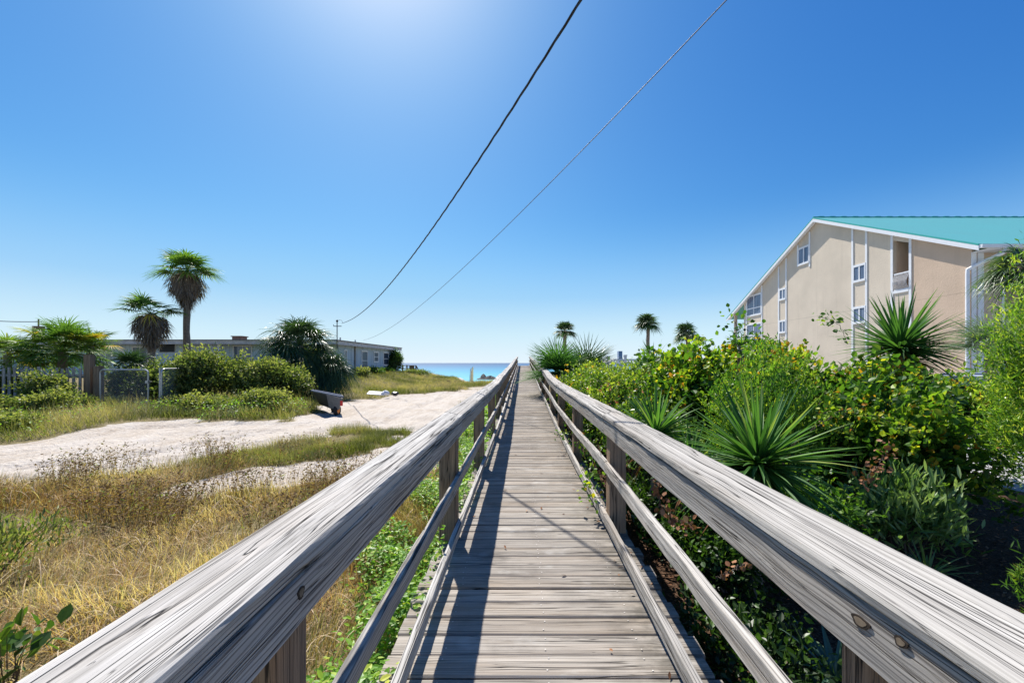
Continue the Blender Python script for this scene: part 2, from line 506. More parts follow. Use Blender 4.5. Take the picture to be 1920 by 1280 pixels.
foot = k.noise(P, 5.0, 2.0, .5, .6)
M['ground'] = k.done(k.principled(col, .95, .1, k.bump(h, .9, .06, k.bump(foot, .5, .12))))

k = NT('parking_concrete')
P = k.pos()
c = k.ramp(k.noise(P, 3.0, 6.0), [(.3, (.30,.29,.28)), (.7, (.44,.43,.42))])
M['parking'] = k.done(k.principled(c, .9, .15, k.bump(k.noise(P, 90, 3), .3, .01)))

# the sheet is cut into named pieces that share their border vertices
R, Cn = XX.shape
ci = np.arange(R - 1)[:, None] * Cn + np.arange(Cn - 1)[None, :]
cx = (XX[:-1, :-1] + XX[1:, 1:]) / 2; cy = (YY[:-1, :-1] + YY[1:, 1:]) / 2
cs = (SM[:-1, :-1] + SM[1:, 1:]) / 2; cm = (MM[:-1, :-1] + MM[1:, 1:]) / 2
beach_c = (cy > 37 + 13 * ss(-5.5, -9.5, cx) + 18 * ss(6, 12, cx)) & (cs > .5)
track_c = (cs > .5) & ~beach_c
park_c = (cx > 8.4) & (cx < 24.8) & (cy < 60) & (cy > -8) & ~beach_c
mulch_c = (cm > .5) & ~track_c & ~beach_c & ~park_c
rest = ~(beach_c | track_c | park_c | mulch_c)
for nm, msk, mat in (('ground', rest, 'ground'), ('sand_track', track_c, 'ground'), ('beach', beach_c, 'ground'),
                     ('mulch_bed', mulch_c, 'ground'), ('parking_lot', park_c, 'parking')):
    q = ci[msk]
    f = np.stack([q, q + 1, q + Cn + 1, q + Cn], -1)
    used, inv = np.unique(f.ravel(), return_inverse=True)
    mb = MB(); V = np.stack([XX.ravel()[used], YY.ravel()[used], ZZ.ravel()[used]], -1)
    mb.add(V, inv.reshape(-1, 4), 0.5)
    o = mb.build(nm, M[mat], smooth=True)
    a = o.data.attributes.new('sand', 'FLOAT', 'POINT'); a.data.foreach_set('value', SM.ravel()[used].astype(np.float32))
    a = o.data.attributes.new('mulch', 'FLOAT', 'POINT'); a.data.foreach_set('value', MM.ravel()[used].astype(np.float32))
    tag(o, kind='structure')

# sea: the colour follows the depth of the water over the sand
k = NT('sea_water')
P = k.pos()
sp = k.n('ShaderNodeSeparateXYZ'); k.l(P, sp.inputs[0])
yy = sp.outputs['Y']
wob = k.math('MULTIPLY', k.math('SUBTRACT', k.noise(k.mapv(P, (.006, .02, 1)), 1.0, 3.0), .5), 60.0)
dist = k.math('LOGARITHM', k.math('MAXIMUM', k.math('ADD', yy, wob), 60.0), 10.0)
col = k.ramp(k.rng(dist, 2.0, 3.4, 0, 1), [(0, (.24,.46,.44)), (.10, (.09,.36,.42)), (.30, (.028,.23,.34)), (.52, (.010,.115,.24)), (.75, (.005,.05,.15)), (1, (.004,.036,.12))])
wv = k.noise(k.mapv(P, (.25, .9, 1)), 1.0, 4.0, .6)
foam = k.math('MULTIPLY', k.rng(k.noise(k.mapv(P, (.05, .5, 1)), 1.0, 3.0), .64, .70, 0, 1), k.rng(yy, 100, 150, .8, 0))
col = k.mix(foam, col, (.75,.8,.8))
M['sea'] = k.done(k.principled(col, .35, .22, k.bump(wv, .5, .25)))
mb = MB()
mb.add([(-9000, 96, SEA), (9000, 96, SEA), (16000, 14000, SEA), (-16000, 14000, SEA)], [(0, 1, 2, 3)])
tag(mb.build('sea', M['sea']), kind='structure')

# ------------------------------------------------------------------ boardwalk
def deck_z(y): return 0.0 if y < 8.5 else .032 * (y - 8.5)
END = 43.8
bw = empty('boardwalk', (0, 0, 0), 'long weathered grey timber boardwalk with handrails running to the sea', 'boardwalk')
mb = MB()
y = -1.2; i = 0
while y < END:
    w = .1405 + rs.uniform(-.002, .002)
    zc = deck_z(y) - .0 + rs.uniform(-.004, .004)
    x0 = -.665 + rs.uniform(-.018, .018); x1 = .895 + rs.uniform(-.02, .02)
    nx = 14 if y < 12 else 2
    X = np.linspace(x0, x1, nx)
    warp = (vnoise(X * 2.2, np.full(nx, y * 3), 21) - .5) * .010
    tl = rs.uniform(-.0035, .0035)
    r = .007
    prof = [(0, -.035), (0, -r), (r, 0), (w / 2, .0015), (w - r, 0), (w, -r), (w, -.035)]
    V = np.zeros((nx, len(prof), 3))
    ew0 = (vnoise(X * 7, np.full(nx, y * 5), 22) - .5) * .006
    for j, (py_, pz_) in enumerate(prof):
        sgn = 1 if py_ > w / 2 else (-1 if py_ < w / 2 else 0)
        V[:, j, 0] = X; V[:, j, 1] = y + py_ - sgn * np.abs(ew0) * .6; V[:, j, 2] = zc + pz_ + warp * .4 + tl * (py_ / w - .5) * 2
    if y > 12: V[:, :, 2] += np.array([deck_z(y + p[0]) - deck_z(y) for p in prof])[None, :]
    t = rs.rand()
    base = mb.n
    mb.grid(V, t)
    m = len(prof)
    mb.f.append(np.array([base + np.arange(m)])); mb.f.append(np.array([base + (nx - 1) * m + np.arange(m)[::-1]]))
    if y < 9:
        for nx_ in (-.40, .12, .60):
            for ny_ in (.035, w - .035):
                a8 = np.arange(6) * math.pi / 3; q_x = nx_ + rs.uniform(-.012, .012); q_y = y + ny_ + rs.uniform(-.006, .006)
                mb.add(np.stack([q_x + .0042 * np.cos(a8), q_y + .0042 * np.sin(a8), np.full(6, zc + .0042)], -1), np.arange(6), 2.0)
    y += w + rs.uniform(.0028, .0060); i += 1
mb.build('deck', M['deck'], bw)
# stringers under the deck
mb = MB()
for x in (-.55, .11, .78):
    for a, b in ((-1.2, 8.5), (8.5, END)):
        z0, z1 = deck_z(a) - .04, deck_z(b) - .04
        v = [(x-.02,a,z0-.19),(x+.02,a,z0-.19),(x+.02,b,z1-.19),(x-.02,b,z1-.19),(x-.02,a,z0),(x+.02,a,z0),(x+.02,b,z1),(x-.02,b,z1)]
        mb.add(v, [(0,3,2,1),(4,5,6,7),(0,1,5,4),(1,2,6,5),(2,3,7,6),(3,0,4,7)], .3)
mb.build('joist', M['post'], bw)

def post(x0, x1, yf, top):
    """yf is the far face; a square timber with eased, slightly wandering edges"""
    y0, y1 = yf - .14, yf
    zb = gz((x0 + x1) / 2, yf) - .25
    n = 12
    zs = np.linspace(zb, top, n)
    e = .008
    prof = [(x0+e,y0),(x1-e,y0),(x1,y0+e),(x1,y1-e),(x1-e,y1),(x0+e,y1),(x0,y1-e),(x0,y0+e)]
    V = np.zeros((n, 8 + 1, 3))
    for j in range(9):
        px, py = prof[j % 8]
        wob = (vnoise(zs * 3, np.full(n, yf + px * 9), 31) - .5) * .006
        V[:, j, 0] = px + wob; V[:, j, 1] = py; V[:, j, 2] = zs
    b = MB(); b.grid(V[:, ::-1], rs.rand())
    b.f.append(np.array([(n - 1) * 9 + np.arange(8)]))
    return b.build('post', M['post'], bw)

def rail_board(name, mat, xin, xout, zfun, t0, t1, ya, yb, side, tilt=0.0, rad=.010, step=.09, wavy=.004, xfun=None):
    """a board along the walk: xin is the face towards the deck, xout away; t0/t1 are top and bottom
    measured from zfun; side is +1 on the right; tilt raises the outer top edge"""
    n = max(3, int((yb - ya) / step) + 1)
    Y = np.linspace(ya, yb, n)
    zb = np.array([zfun(v) for v in Y])
    xf = np.array([xfun(v) for v in Y]) if xfun else np.zeros(n)
    w = abs(xout - xin)
    # profile in (u: 0 inner .. w outer, v: 0 top .. -(t) bottom)
    h = t0 - t1
    prof = []
    r = rad
    for a in (0, 30, 60, 90): prof.append((r - r * math.cos(math.radians(90 - a)) if False else r * (1 - math.sin(math.radians(90 - a))), -r * (1 - math.cos(math.radians(90 - a)))))
    prof = [(0, -r), (r * .3, -r * .3), (r, 0)]
    prof += [(w * f, 0) for f in (.2, .35, .5, .65, .8)] if w > .08 else []
    prof += [(w - r, 0), (w - r * .3, -r * .3), (w, -r), (w, -h + r * .5), (w - r * .5, -h), (r * .5, -h), (0, -h + r * .5)]
    if h > .08: prof += [(0, -h * .75), (0, -h * .5), (0, -h * .25)]
    m = len(prof)
    V = np.zeros((n, m + 1, 3))
    sd = rs.rand() * 50
    for j in range(m + 1):
        u, v = prof[j % m]
        nu = (vnoise(Y * 5.0, np.full(n, sd + u * 40 + v * 25), 41) - .5) * wavy + (vnoise(Y * 22.0, np.full(n, sd + u * 90 + v * 60), 42) - .5) * wavy * .5
        nv = (vnoise(Y * 4.0, np.full(n, sd + 9 + u * 40 + v * 25), 43) - .5) * wavy
        V[:, j, 0] = xf + side * (abs(xin) + u) + nu * side if True else 0
        V[:, j, 1] = Y + (v * .04 if j < m else prof[0][1] * .04)
        V[:, j, 2] = zb + t0 + v + nv + tilt * u / w
    b = MB()
    Vg = V if side > 0 else V[:, ::-1]
    b.grid(Vg, rs.rand())
    b.f.append(np.array([np.arange(m)[::-1] if side > 0 else np.arange(m)]))
    b.f.append(np.array([(n - 1) * (m + 1) + (np.arange(m) if side > 0 else np.arange(m)[::-1])]))
    return b.build(name, mat, bw, smooth=False)

left_posts = [-1.35, 1.0, 3.37] + [3.37 + 2.28 * i for i in range(1, 19)]
right_posts = [-1.5, .93, 3.53] + [3.53 + 2.42 * i for i in range(1, 18)]
left_posts = [p for p in left_posts if p < END]; right_posts = [p for p in right_posts if p < END]

class Wob:
    """height and sideways wander of a rail, a value at each post"""
    def __init__(s, ys_, near, amp, seed):
        r = np.random.RandomState(seed)
        s.y = np.array(ys_ + [END + .5]); s.z = r.uniform(-amp, amp, len(s.y)); s.x = r.uniform(-amp * .8, amp * .8, len(s.y))
        for i in range(min(4, len(s.y))): s.z[i] *= near; s.x[i] *= near
    def zf(s, y):
        i = np.searchsorted(s.y, y) - 1; i = int(np.clip(i, 0, len(s.y) - 2))
        t = (y - s.y[i]) / (s.y[i + 1] - s.y[i]); t = t * t * (3 - 2 * t)
        return s.z[i] * (1 - t) + s.z[i + 1] * t
    def xf(s, y):
        return float(np.interp(y, s.y, s.x))

def runs(posts, first, every=2):
    """board ends: butt joints over every second post"""
    j = [posts[0] - .07] + [posts[i] - .07 for i in range(first, len(posts), every)]
    if j[-1] < END - 1.5: j.append(END)
    else: j[-1] = END
    return [(a, b) for a, b in zip(j[:-1], j[1:]) if b - a > .3]

W1 = Wob(left_posts, .15, .022, 3); W2 = Wob(right_posts, .2, .020, 4)
W3 = Wob(left_posts, .2, .020, 5); W4 = Wob(right_posts, .9, .022, 6)
W5 = Wob(left_posts, .2, .012, 8); W6 = Wob(right_posts, .5, .014, 9)
for p in left_posts: post(-.68, -.54, p, deck_z(p) + .99)
for p in right_posts: post(.74, .88, p, deck_z(p) + .965)
g = .004
for a, b in runs(left_posts, 2):
    rail_board('handrail_cap', M['cap'], -.497, -.648, lambda y: deck_z(y) + W1.zf(y), 1.022, .972, a + g/2, b - g/2, -1, tilt=.022, rad=.012, wavy=.006, xfun=W1.xf, step=.06)
    rail_board('handrail_side_board', M['side'], -.499, -.538, lambda y: deck_z(y) + W1.zf(y), .9705, .862, a + g/2, b - g/2, -1, rad=.006, wavy=.004, xfun=W1.xf)
for a, b in runs(left_posts, 2):
    rail_board('middle_rail', M['side'], -.50, -.539, lambda y: deck_z(y) + W3.zf(y), .548, .468, a + g/2, b - g/2, -1, rad=.006, wavy=.006, xfun=W3.xf)
    rail_board('bottom_rail', M['cap'], -.50, -.539, lambda y: deck_z(y) + W5.zf(y), .147, .075, a + g/2, b - g/2, -1, rad=.006, wavy=.006, xfun=W5.xf)
for a, b in runs(right_posts, 2):
    rail_board('handrail_cap', M['cap2'], .690, .842, lambda y: deck_z(y) + W2.zf(y), 1.000, .962, a + g/2, b - g/2, 1, tilt=.030, rad=.012, wavy=.006, xfun=W2.xf, step=.06)
    rail_board('handrail_side_board', M['side'], .700, .738, lambda y: deck_z(y) + W2.zf(y), .955, .832, a + g/2, b - g/2, 1, rad=.008, wavy=.004, xfun=W2.xf)
for a, b in runs(right_posts, 3 if False else 2):
    rail_board('middle_rail', M['cap2'], .700, .738, lambda y: deck_z(y) + W4.zf(y), .580, .490, a + g/2, b - g/2, 1, rad=.006, wavy=.006, xfun=W4.xf)
    rail_board('bottom_rail', M['cap2'], .700, .738, lambda y: deck_z(y) + W6.zf(y), .142, .052, a + g/2, b - g/2, 1, rad=.006, wavy=.006, xfun=W6.xf)

def knot(x, y, z, ry, rz, side, tilt=0):
    for nm, rr, pr, m in (('knot', 1.0, .0022, 'knotdark'), ('knot_heart', .66, .0027, 'knotlight')):
        n = 18; a = np.arange(n) * 2 * math.pi / n
        rad = rr * (1 + .12 * np.sin(a * 3 + y * 7) + .06 * np.sin(a * 5))
        yy_ = y + ry * rad * np.cos(a); zz_ = z + rz * rad * np.sin(a) + tilt * (yy_ - y)
        V = np.stack([np.full(n, x - side * pr), yy_, zz_], -1)
        V2 = V.copy(); V2[:, 0] = x + side * .006
        b = MB(); b.add(np.concatenate([V, V2]), np.array([np.arange(n)]) if side < 0 else np.array([np.arange(n)[::-1]]))
        i = np.arange(n); b.f.append(np.stack([i, (i + 1) % n, (i + 1) % n + n, i + n], -1))
        b.build(nm, M[m], bw)
# left knot near the first post, right knots on the near side board
def on_face(px, py, xface):
    Y = xface * F / (px - VX); return Y, CAMZ + (VY - py) * Y / F
Y_, Z_ = on_face(564, 1110, -.4985 + W1.xf(.9)); knot(-.499 + W1.xf(.9), Y_, Z_, .013, .014, -1)
for px, py, ry, rz in ((1615, 1165, .022, .012), (1691, 1203, .013, .010)):
    Y_, Z_ = on_face(px, py, .700 + W2.xf(.8)); knot(.699 + W2.xf(.8), Y_, Z_, ry, rz, 1, -.1)

# ------------------------------------------------------------------ overhead cables
def cable(name, label, pix, A, B, r, mat, twist=False):
    """the cable hangs in the vertical plane through A and B; pix are points along it"""
    A = np.array(A[:2]); B = np.array(B[:2]); d = B - A; pts = []
    for px, py in pix:
        s = (px - VX) / F
        # (A.x + t dx) = s (A.y + t dy)
        t = (s * A[1] - A[0]) / (d[0] - s * d[1])
        X, Y = A + t * d
        pts.append((X, Y, CAMZ + (VY - py) * Y / F))
    pts = np.array(pts)
    s = np.concatenate([[0], np.cumsum(np.linalg.norm(np.diff(pts[:, :2], axis=0), axis=1))])
    cz = np.polyfit(s, pts[:, 2], 3)
    e = 9.0
    S = np.linspace(0, s[-1] + e, 260)
    dir2 = (pts[-1, :2] - pts[0, :2]) / np.linalg.norm(pts[-1, :2] - pts[0, :2])
    Q = np.stack([pts[0, 0] + dir2[0] * S, pts[0, 1] + dir2[1] * S, np.polyval(cz, S) + (pts[0, 2] - np.polyval(cz, 0)) * np.exp(-S)], -1)
    b = MB()
    if twist:
        for ph in (0, 2.1, 4.2):
            a = S * 5.2 + ph
            off = np.stack([np.cos(a) * r * .95 * dir2[1], -np.cos(a) * r * .95 * dir2[0], np.sin(a) * r * .95], -1)
            b.tube(Q + off, r * .8, 6, .4)
    else: b.tube(Q, r, 6, .4)
    return tag(b.build(name, M[mat], smooth=True), label, 'cable')
mast = (-14.44, 31.0)
cable('twisted_cable', 'thick twisted black service cable sagging from the roof mast up over the boardwalk',
      [(641,606),(660,598),(700,567),(760,497),(830,400),(880,326),(930,250),(985,172),(1035,90),(1085,0)], mast, (.575, 4.09), .0095, 'cable', True)
cable('thin_wire', 'thin straight grey wire rising from the far roof edge to the upper right', 
      [(681,638),(720,620),(760,596),(820,550),(900,470),(985,386),(1080,290),(1185,190),(1275,92),(1365,0)], (-15.0, 37.4), (2.86, 5.55), .0085, 'wire2')
b = MB(); A_, B_ = at(-60, 598, 40), at(78, 603, 40)
tt = np.linspace(0, 1, 12); b.tube(np.stack([A_.x + (B_.x-A_.x)*tt, np.full(12, 40.), A_.z + (B_.z-A_.z)*tt - np.sin(tt*math.pi)*.1], -1), .035, 5)
tag(b.build('distant_cable', M['cable']), 'short stretch of cable at the far left above the palmetto', 'cable')
b = MB(); q = at(70, 600, 40); b.box((q.x-.3, 39.8, .2), (q.x+.3, 40.4, q.z - .6)); b.tube([(q.x, 40.1, q.z-.6), (q.x, 40.1, q.z+.1)], .06, 8)
tag(b.build('roof_stack', M['post']), 'brown square stack with a short pole behind the leftmost palmetto', 'chimney')

# ------------------------------------------------------------------ blue-grey beach house
def sidingmat(name, col, ax, pitch):
    k = NT(name)
    P = k.pos(); sp = k.n('ShaderNodeSeparateXYZ'); k.l(P, sp.inputs[0])
    u = k.math('FRACT', k.math('DIVIDE', sp.outputs[ax], pitch))
    gr = k.math('LESS_THAN', u, .07)
    n = k.noise(k.mapv(P, (6, 6, .7)), 1.0, 4.0)
    c = k.mix(k.rng(n, .3, .7, 0, .5), col, tuple(v * .68 for v in col))
    c = k.mix(k.math('MULTIPLY', gr, .65), c, tuple(v * .3 for v in col))
    return k.done(k.principled(c, .75, .2, k.bump(gr, -.6, .02)))
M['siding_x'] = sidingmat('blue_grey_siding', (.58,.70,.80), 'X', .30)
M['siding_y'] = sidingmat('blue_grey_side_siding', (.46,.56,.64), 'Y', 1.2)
M['fascia'] = plain('pale_fascia', (.60,.585,.585), .7, var=.55, vscale=3)
M['roofgravel'] = plain('flat_roof', (.20,.20,.20), .9)
M['opening'] = plain('dark_interior', (.03,.035,.045), .6)  # near-black panel colour stands for the unlit inside of openings
M['brick'] = plain('red_brick', (.26,.15,.11), .85, var=.5, vscale=9)

HX = -15.0
hs = empty('beach_house', (HX - 13, 40, .3), 'low flat-roofed blue-grey wooden beach house behind the shrubs', 'house')
yF, yB = 32.2, 47.3
xL = -43.0
zb, zt = -.1, 2.93
b = MB(); b.box((xL, yF, zb), (HX, yF + .12, zt)); b.build('front_wall', M['siding_x'], hs)
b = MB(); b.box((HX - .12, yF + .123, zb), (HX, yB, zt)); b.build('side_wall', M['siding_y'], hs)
b = MB(); b.box((xL, yB - .12, zb), (HX - .123, yB, zt)); b.box((xL, yF + .123, zb), (xL + .12, yB - .123, zt)); b.build('rear_wall', M['siding_x'], hs)
b = MB(); b.box((xL - .7, yF - 1.2, zt + .003), (HX + .45, yB + .4, zt + .2)); rf = b.build('roof', M['roofgravel'], hs)
b = MB()
b.box((xL - .7, yF - 1.25, zt - .03), (HX + .5, yF - 1.203, zt + .26))
b.box((HX + .453, yF - 1.2, zt - .05), (HX + .5, yB + .45, zt + .26))
b.build('fascia', M['fascia'], hs)
b = MB(); b.box((HX + .40, yF - 1.3, zt + .262), (HX + .56, yB + .5, zt + .33)); b.box((xL - .8, yF - 1.31, zt + .262), (HX + .397, yF - 1.15, zt + .33)); b.build('roof_edge', M['roofgravel'], hs)
def win_front(px0, px1, py0, py1, mat='glass', name='window', bars=True, fr=.11):
    Y = yF
    a = at(px0, py0, Y); c = at(px1, py1, Y)
    b = MB(); x0, x1, z1, z0 = a.x, c.x, a.z, c.z
    b.box((x0, Y-.06, z0), (x0+fr, Y-.003, z1)); b.box((x1-fr, Y-.06, z0), (x1, Y-.003, z1))
    b.box((x0+fr, Y-.06, z1-fr), (x1-fr, Y-.003, z1)); b.box((x0+fr, Y-.06, z0), (x1-fr, Y-.003, z0+fr))
    if bars: b.box(((x0+x1)/2-.03, Y-.05, z0+fr), ((x0+x1)/2+.03, Y-.004, z1-fr))
    o = b.build(name, M['white'], hs)
    p = MB(); p.box((x0+fr, Y-.03, z0+fr), (x1-fr, Y-.006, z1-fr))
    p.build('pane', M[mat], o).location = Vector((0, 0, 0))
    return o
win_front(248, 279, 649, 690)
win_front(299, 330, 643, 661, 'opening', bars=False, fr=.04)
win_front(355, 409, 660, 692, 'opening', bars=False)
win_front(437, 474, 647, 700, 'curtain')
win_front(184, 214, 655, 700, 'curtain')
# porch post and brace
b = MB(); q = at(411, 640, yF - .9)
b.box((q.x-.07, yF-1.0, 0), (q.x+.07, yF-.86, zt)); b.tube([(q.x-.02, yF-.93, zt-.75), (q.x-.75, yF-.93, zt-.02)], .06, 4)
b.build('porch_post', M['white'], hs)
def win_side(px0, px1, py0, py1, split=False):
    fr = .12
    Ya = HX * F / (px0 - VX); Yb_ = HX * F / (px1 - VX); Ym = (Ya + Yb_) / 2
    z1 = CAMZ + (VY - py0) * Ym / F; z0 = CAMZ + (VY - py1) * Ym / F
    X = HX
    b = MB()
    b.box((X+.003, Ya, z0), (X+.06, Ya+fr, z1)); b.box((X+.003, Yb_-fr, z0), (X+.06, Yb_, z1))
    b.box((X+.003, Ya+fr, z1-fr), (X+.06, Yb_-fr, z1)); b.box((X+.003, Ya+fr, z0), (X+.06, Yb_-fr, z0+fr))
    b.box((X+.004, Ya+fr, (z0+z1)/2-.03), (X+.05, Yb_-fr, (z0+z1)/2+.03))
    o = b.build('window', M['white'], hs)
    p = MB(); p.box((X+.006, Ya+fr, z0+fr), (X+.03, Yb_-fr, z1-fr)); p.build('pane', M['darkpane'], o)
win_side(645, 650, 655, 686)
win_side(677, 689, 657, 695)
win_side(700, 709, 659, 679)
win_side(718, 728, 660, 685)
b = MB(); yp = HX * F / (664.5 - VX); b.tube([(HX+.06, yp, 0), (HX+.06, yp, zt)], .05, 8); b.build('drain_pipe', M['post'], hs)
ch = at(448, 634, 37); b = MB(); b.box((ch.x-.42, 36.7, zt+.205), (ch.x+.42, 37.5, ch.z+.12)); b.box((ch.x-.50, 36.63, ch.z+.123), (ch.x+.50, 37.57, ch.z+.20)); b.build('chimney', M['brick'], hs)
for px in (638, 666):
    b = MB(); q = at(px, 636, 33 if px < 650 else 36.5); b.tube([(q.x, q.y, zt+.2), (q.x, q.y, zt+.62)], .06, 8)
    b.build('vent_pipe', M['fascia'], hs)
# service mast
b = MB(); mz = at(632, 603, 31).z
b.tube([(-14.44-.0, 31.0, zt-.4), (-14.44, 31.0, mz)], .035, 8); b.tube([(-14.44, 31.0, mz-.02), (-14.44, 31.0, mz+.1), (-14.4, 31.0, mz+.15)], [.07,.09,.02], 8)
b.tube([(-14.7, 31, mz-.35), (-14.1, 31, mz-.35)], .03, 6)
b.tube([(-14.7, 31, mz-.35), (-14.72, 31, mz-.22)], .02, 6)
for a_ in (np.linspace(0, math.pi, 9),): b.tube(np.stack([-14.22 - .2*np.cos(a_), np.full(9, 31.), mz - .08 + .22*np.sin(a_)*(1.0)], -1), .012, 5)
b.build('service_mast', M['cable'], hs)

# deck stairs at the far corner of the house
st = empty('deck_stair', (-13.5, 48, 0), 'dark wooden deck railing and steps at the seaward corner of the blue house', 'stairs')
Yd = 48.5
b = MB()
pts_ = [(755,684,-2),(763,684,-2),(771,685,-2),(780,685,-2),(786,694,-2.5)]
for px, py, zbm in pts_:
    q = at(px, py, Yd); b.box((q.x-.07, Yd-.07, zbm+.5), (q.x+.07, Yd+.07, q.z))
b.build('post', M['post'], st)
b = MB(); q0 = at(752, 684.5, Yd); q1 = at(780, 684.5, Yd); q2 = at(787, 697, Yd)
b.box((q0.x, Yd-.1, q0.z-.08), (q1.x, Yd+.1, q0.z)); b.tube([(q1.x, Yd, q1.z-.04), (q2.x, Yd, q2.z)], .06, 4)
b.box((q0.x, Yd-.03, q0.z-.45), (q1.x, Yd+.03, q0.z-.36)); b.build('rail', M['post'], st)
b = MB(); q = at(773, 684.5, Yd); b.box((q.x-.28, Yd-.3, -1.5), (q.x+.28, Yd-.12, q.z-.02)); b.build('lattice_panel', M['post'], st)

# ------------------------------------------------------------------ beige apartment building with green roof
def stucco(name, col, bl=0.0):
    k = NT(name); P = k.pos()
    n = k.noise(P, .55, 5.0, .6); n2 = k.noise(P, 9.0, 5.0, .7); n3 = k.noise(P, 45.0, 3.0)
    c = k.mix(k.rng(n, .3, .7, 0, .38), col, tuple(v * .62 for v in col))
    spz = k.n('ShaderNodeSeparateXYZ'); k.l(P, spz.inputs[0])
    jz = k.math('LESS_THAN', k.math('ABSOLUTE', k.math('SUBTRACT', spz.outputs['Z'], 5.42)), .02)
    c = k.mix(k.math('MULTIPLY', jz, .35), c, tuple(v * .4 for v in col))
    drip = k.noise(k.mapv(P, (2.2, 2.2, .12)), 1.0, 4.0, .6)
    c = k.mix(k.rng(drip, .55, .72, 0, .22), c, tuple(v * .5 for v in col))
    h = k.math('ADD', k.math('MULTIPLY', n2, .6), k.math('MULTIPLY', n3, .4))
    return k.done(k.principled(c, .9, .15, k.bump(h, .55, .04)))
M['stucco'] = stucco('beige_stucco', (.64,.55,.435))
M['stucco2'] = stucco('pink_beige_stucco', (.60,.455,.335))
k = NT('green_metal_roof'); P = k.pos(); sp = k.n('ShaderNodeSeparateXYZ'); k.l(P, sp.inputs[0])
seam = k.math('LESS_THAN', k.math('FRACT', k.math('DIVIDE', sp.outputs['X'], .42)), .10)
c = k.mix(k.rng(k.noise(P, .5, 3.0), .3, .7, 0, .3), (.13,.43,.40), (.15,.38,.355))
c = k.mix(k.math('MULTIPLY', seam, .35), c, (.03,.22,.20))
M['roof'] = k.done(k.principled(c, .42, .4, k.bump(seam, .5, .04)))
M['teal'] = plain('teal_metal_edge', (.05,.36,.32), .45)

BX = 25.0
yN, yP, yFr = BX * .887, BX * 1.346, BX * 1.80     # near corner, ridge, far corner
zE, zR = 8.05, 13.55
slope = (zR - zE) / (yP - yN)
ab = empty('apartment_building', (BX + 10, yP, -.6), 'large beige stucco apartment building with a green metal gable roof', 'building')
def yb(px): return BX * F / (px - VX)
def zt_at(y): return zE + slope * (y - yN) if y < yP else zE + slope * (2 * yP - yN - y)
# gable wall pieces as vertical strips so that openings stay open
yspl = [yN, yb(1707.5), yb(1674), yb(1560), yP, yFr]
G0 = -.8
wall = MB(); wall2 = MB()
def gwall(mb_, ya, yb_, z0a=G0, top=True, z1=None, th=.25):
    za, zb_ = (zt_at(ya) + .03, zt_at(yb_) + .03) if z1 is None else (z1, z1)
    v = [(BX,ya,z0a),(BX,yb_,z0a),(BX,yb_,zb_),(BX,ya,za),(BX+th,ya,z0a),(BX+th,yb_,z0a),(BX+th,yb_,zb_),(BX+th,ya,za)]
    mb_.add(v, [(0,3,2,1),(4,5,6,7),(0,1,5,4),(1,2,6,5),(2,3,7,6),(3,0,4,7)])
ya_, yb_ = yb(1707.5), yb(1674)
zbal0 = CAMZ + (680 - 545) * 26.3 / F; zbal1 = CAMZ + (680 - 448) * 26.3 / F + .2
gwall(wall2, yN, ya_)
gwall(wall, ya_, yb_, z1=zbal0)               # below the balcony opening
gwall(wall, yb_, yP); gwall(wall, yP, yFr)
# strip above the opening
v0 = [(BX,ya_,zt_at(ya_)-.55),(BX,yb_,zt_at(yb_)-.62),(BX,yb_,zt_at(yb_)+.03),(BX,ya_,zt_at(ya_)+.03)]
vv = v0 + [(x+.25, y_, z_) for x, y_, z_ in v0]
wall.add(vv, [(0,3,2,1),(4,5,6,7),(0,1,5,4),(1,2,6,5),(2,3,7,6),(3,0,4,7)])
wall.build('gable_wall', M['stucco'], ab)
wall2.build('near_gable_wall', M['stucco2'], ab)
# roof slopes with overhang
ov = .75; XE = BX + 42
def slab(mb_, p0, p1, p2, p3, th):
    v = [p0, p1, p2, p3] + [(a, b_, c_ - th) for a, b_, c_ in (p0, p1, p2, p3)]
    mb_.add(v, [(0,1,2,3),(7,6,5,4),(0,4,5,1),(1,5,6,2),(2,6,7,3),(3,7,4,0)])
xo = BX - .44
rfm = MB()
ye0 = yN - ov; ze0 = zE - slope * ov; ye1 = yFr + 3.0; ze1 = zE - slope * 3.0
slab(rfm, (xo, ye0, ze0 + .16), (XE, ye0, ze0 + .16), (XE, yP, zR + .16), (xo, yP, zR + .16), .10)
slab(rfm, (xo, yP, zR + .16), (XE, yP, zR + .16), (XE, ye1, ze1 + .16), (xo, ye1, ze1 + .16), .10)
rf = rfm.build('roof', M['roof'], ab)
ux = np.arange(xo - .03, XE, .12); b = MB(); b.tube(np.stack([ux, np.full(len(ux), yP), np.full(len(ux), zR + .17)], -1), np.where((np.arange(len(ux)) // 4) % 2, .115, .075), 8); b.build('ridge_cap', M['teal'], rf).location = Vector((0,0,0))
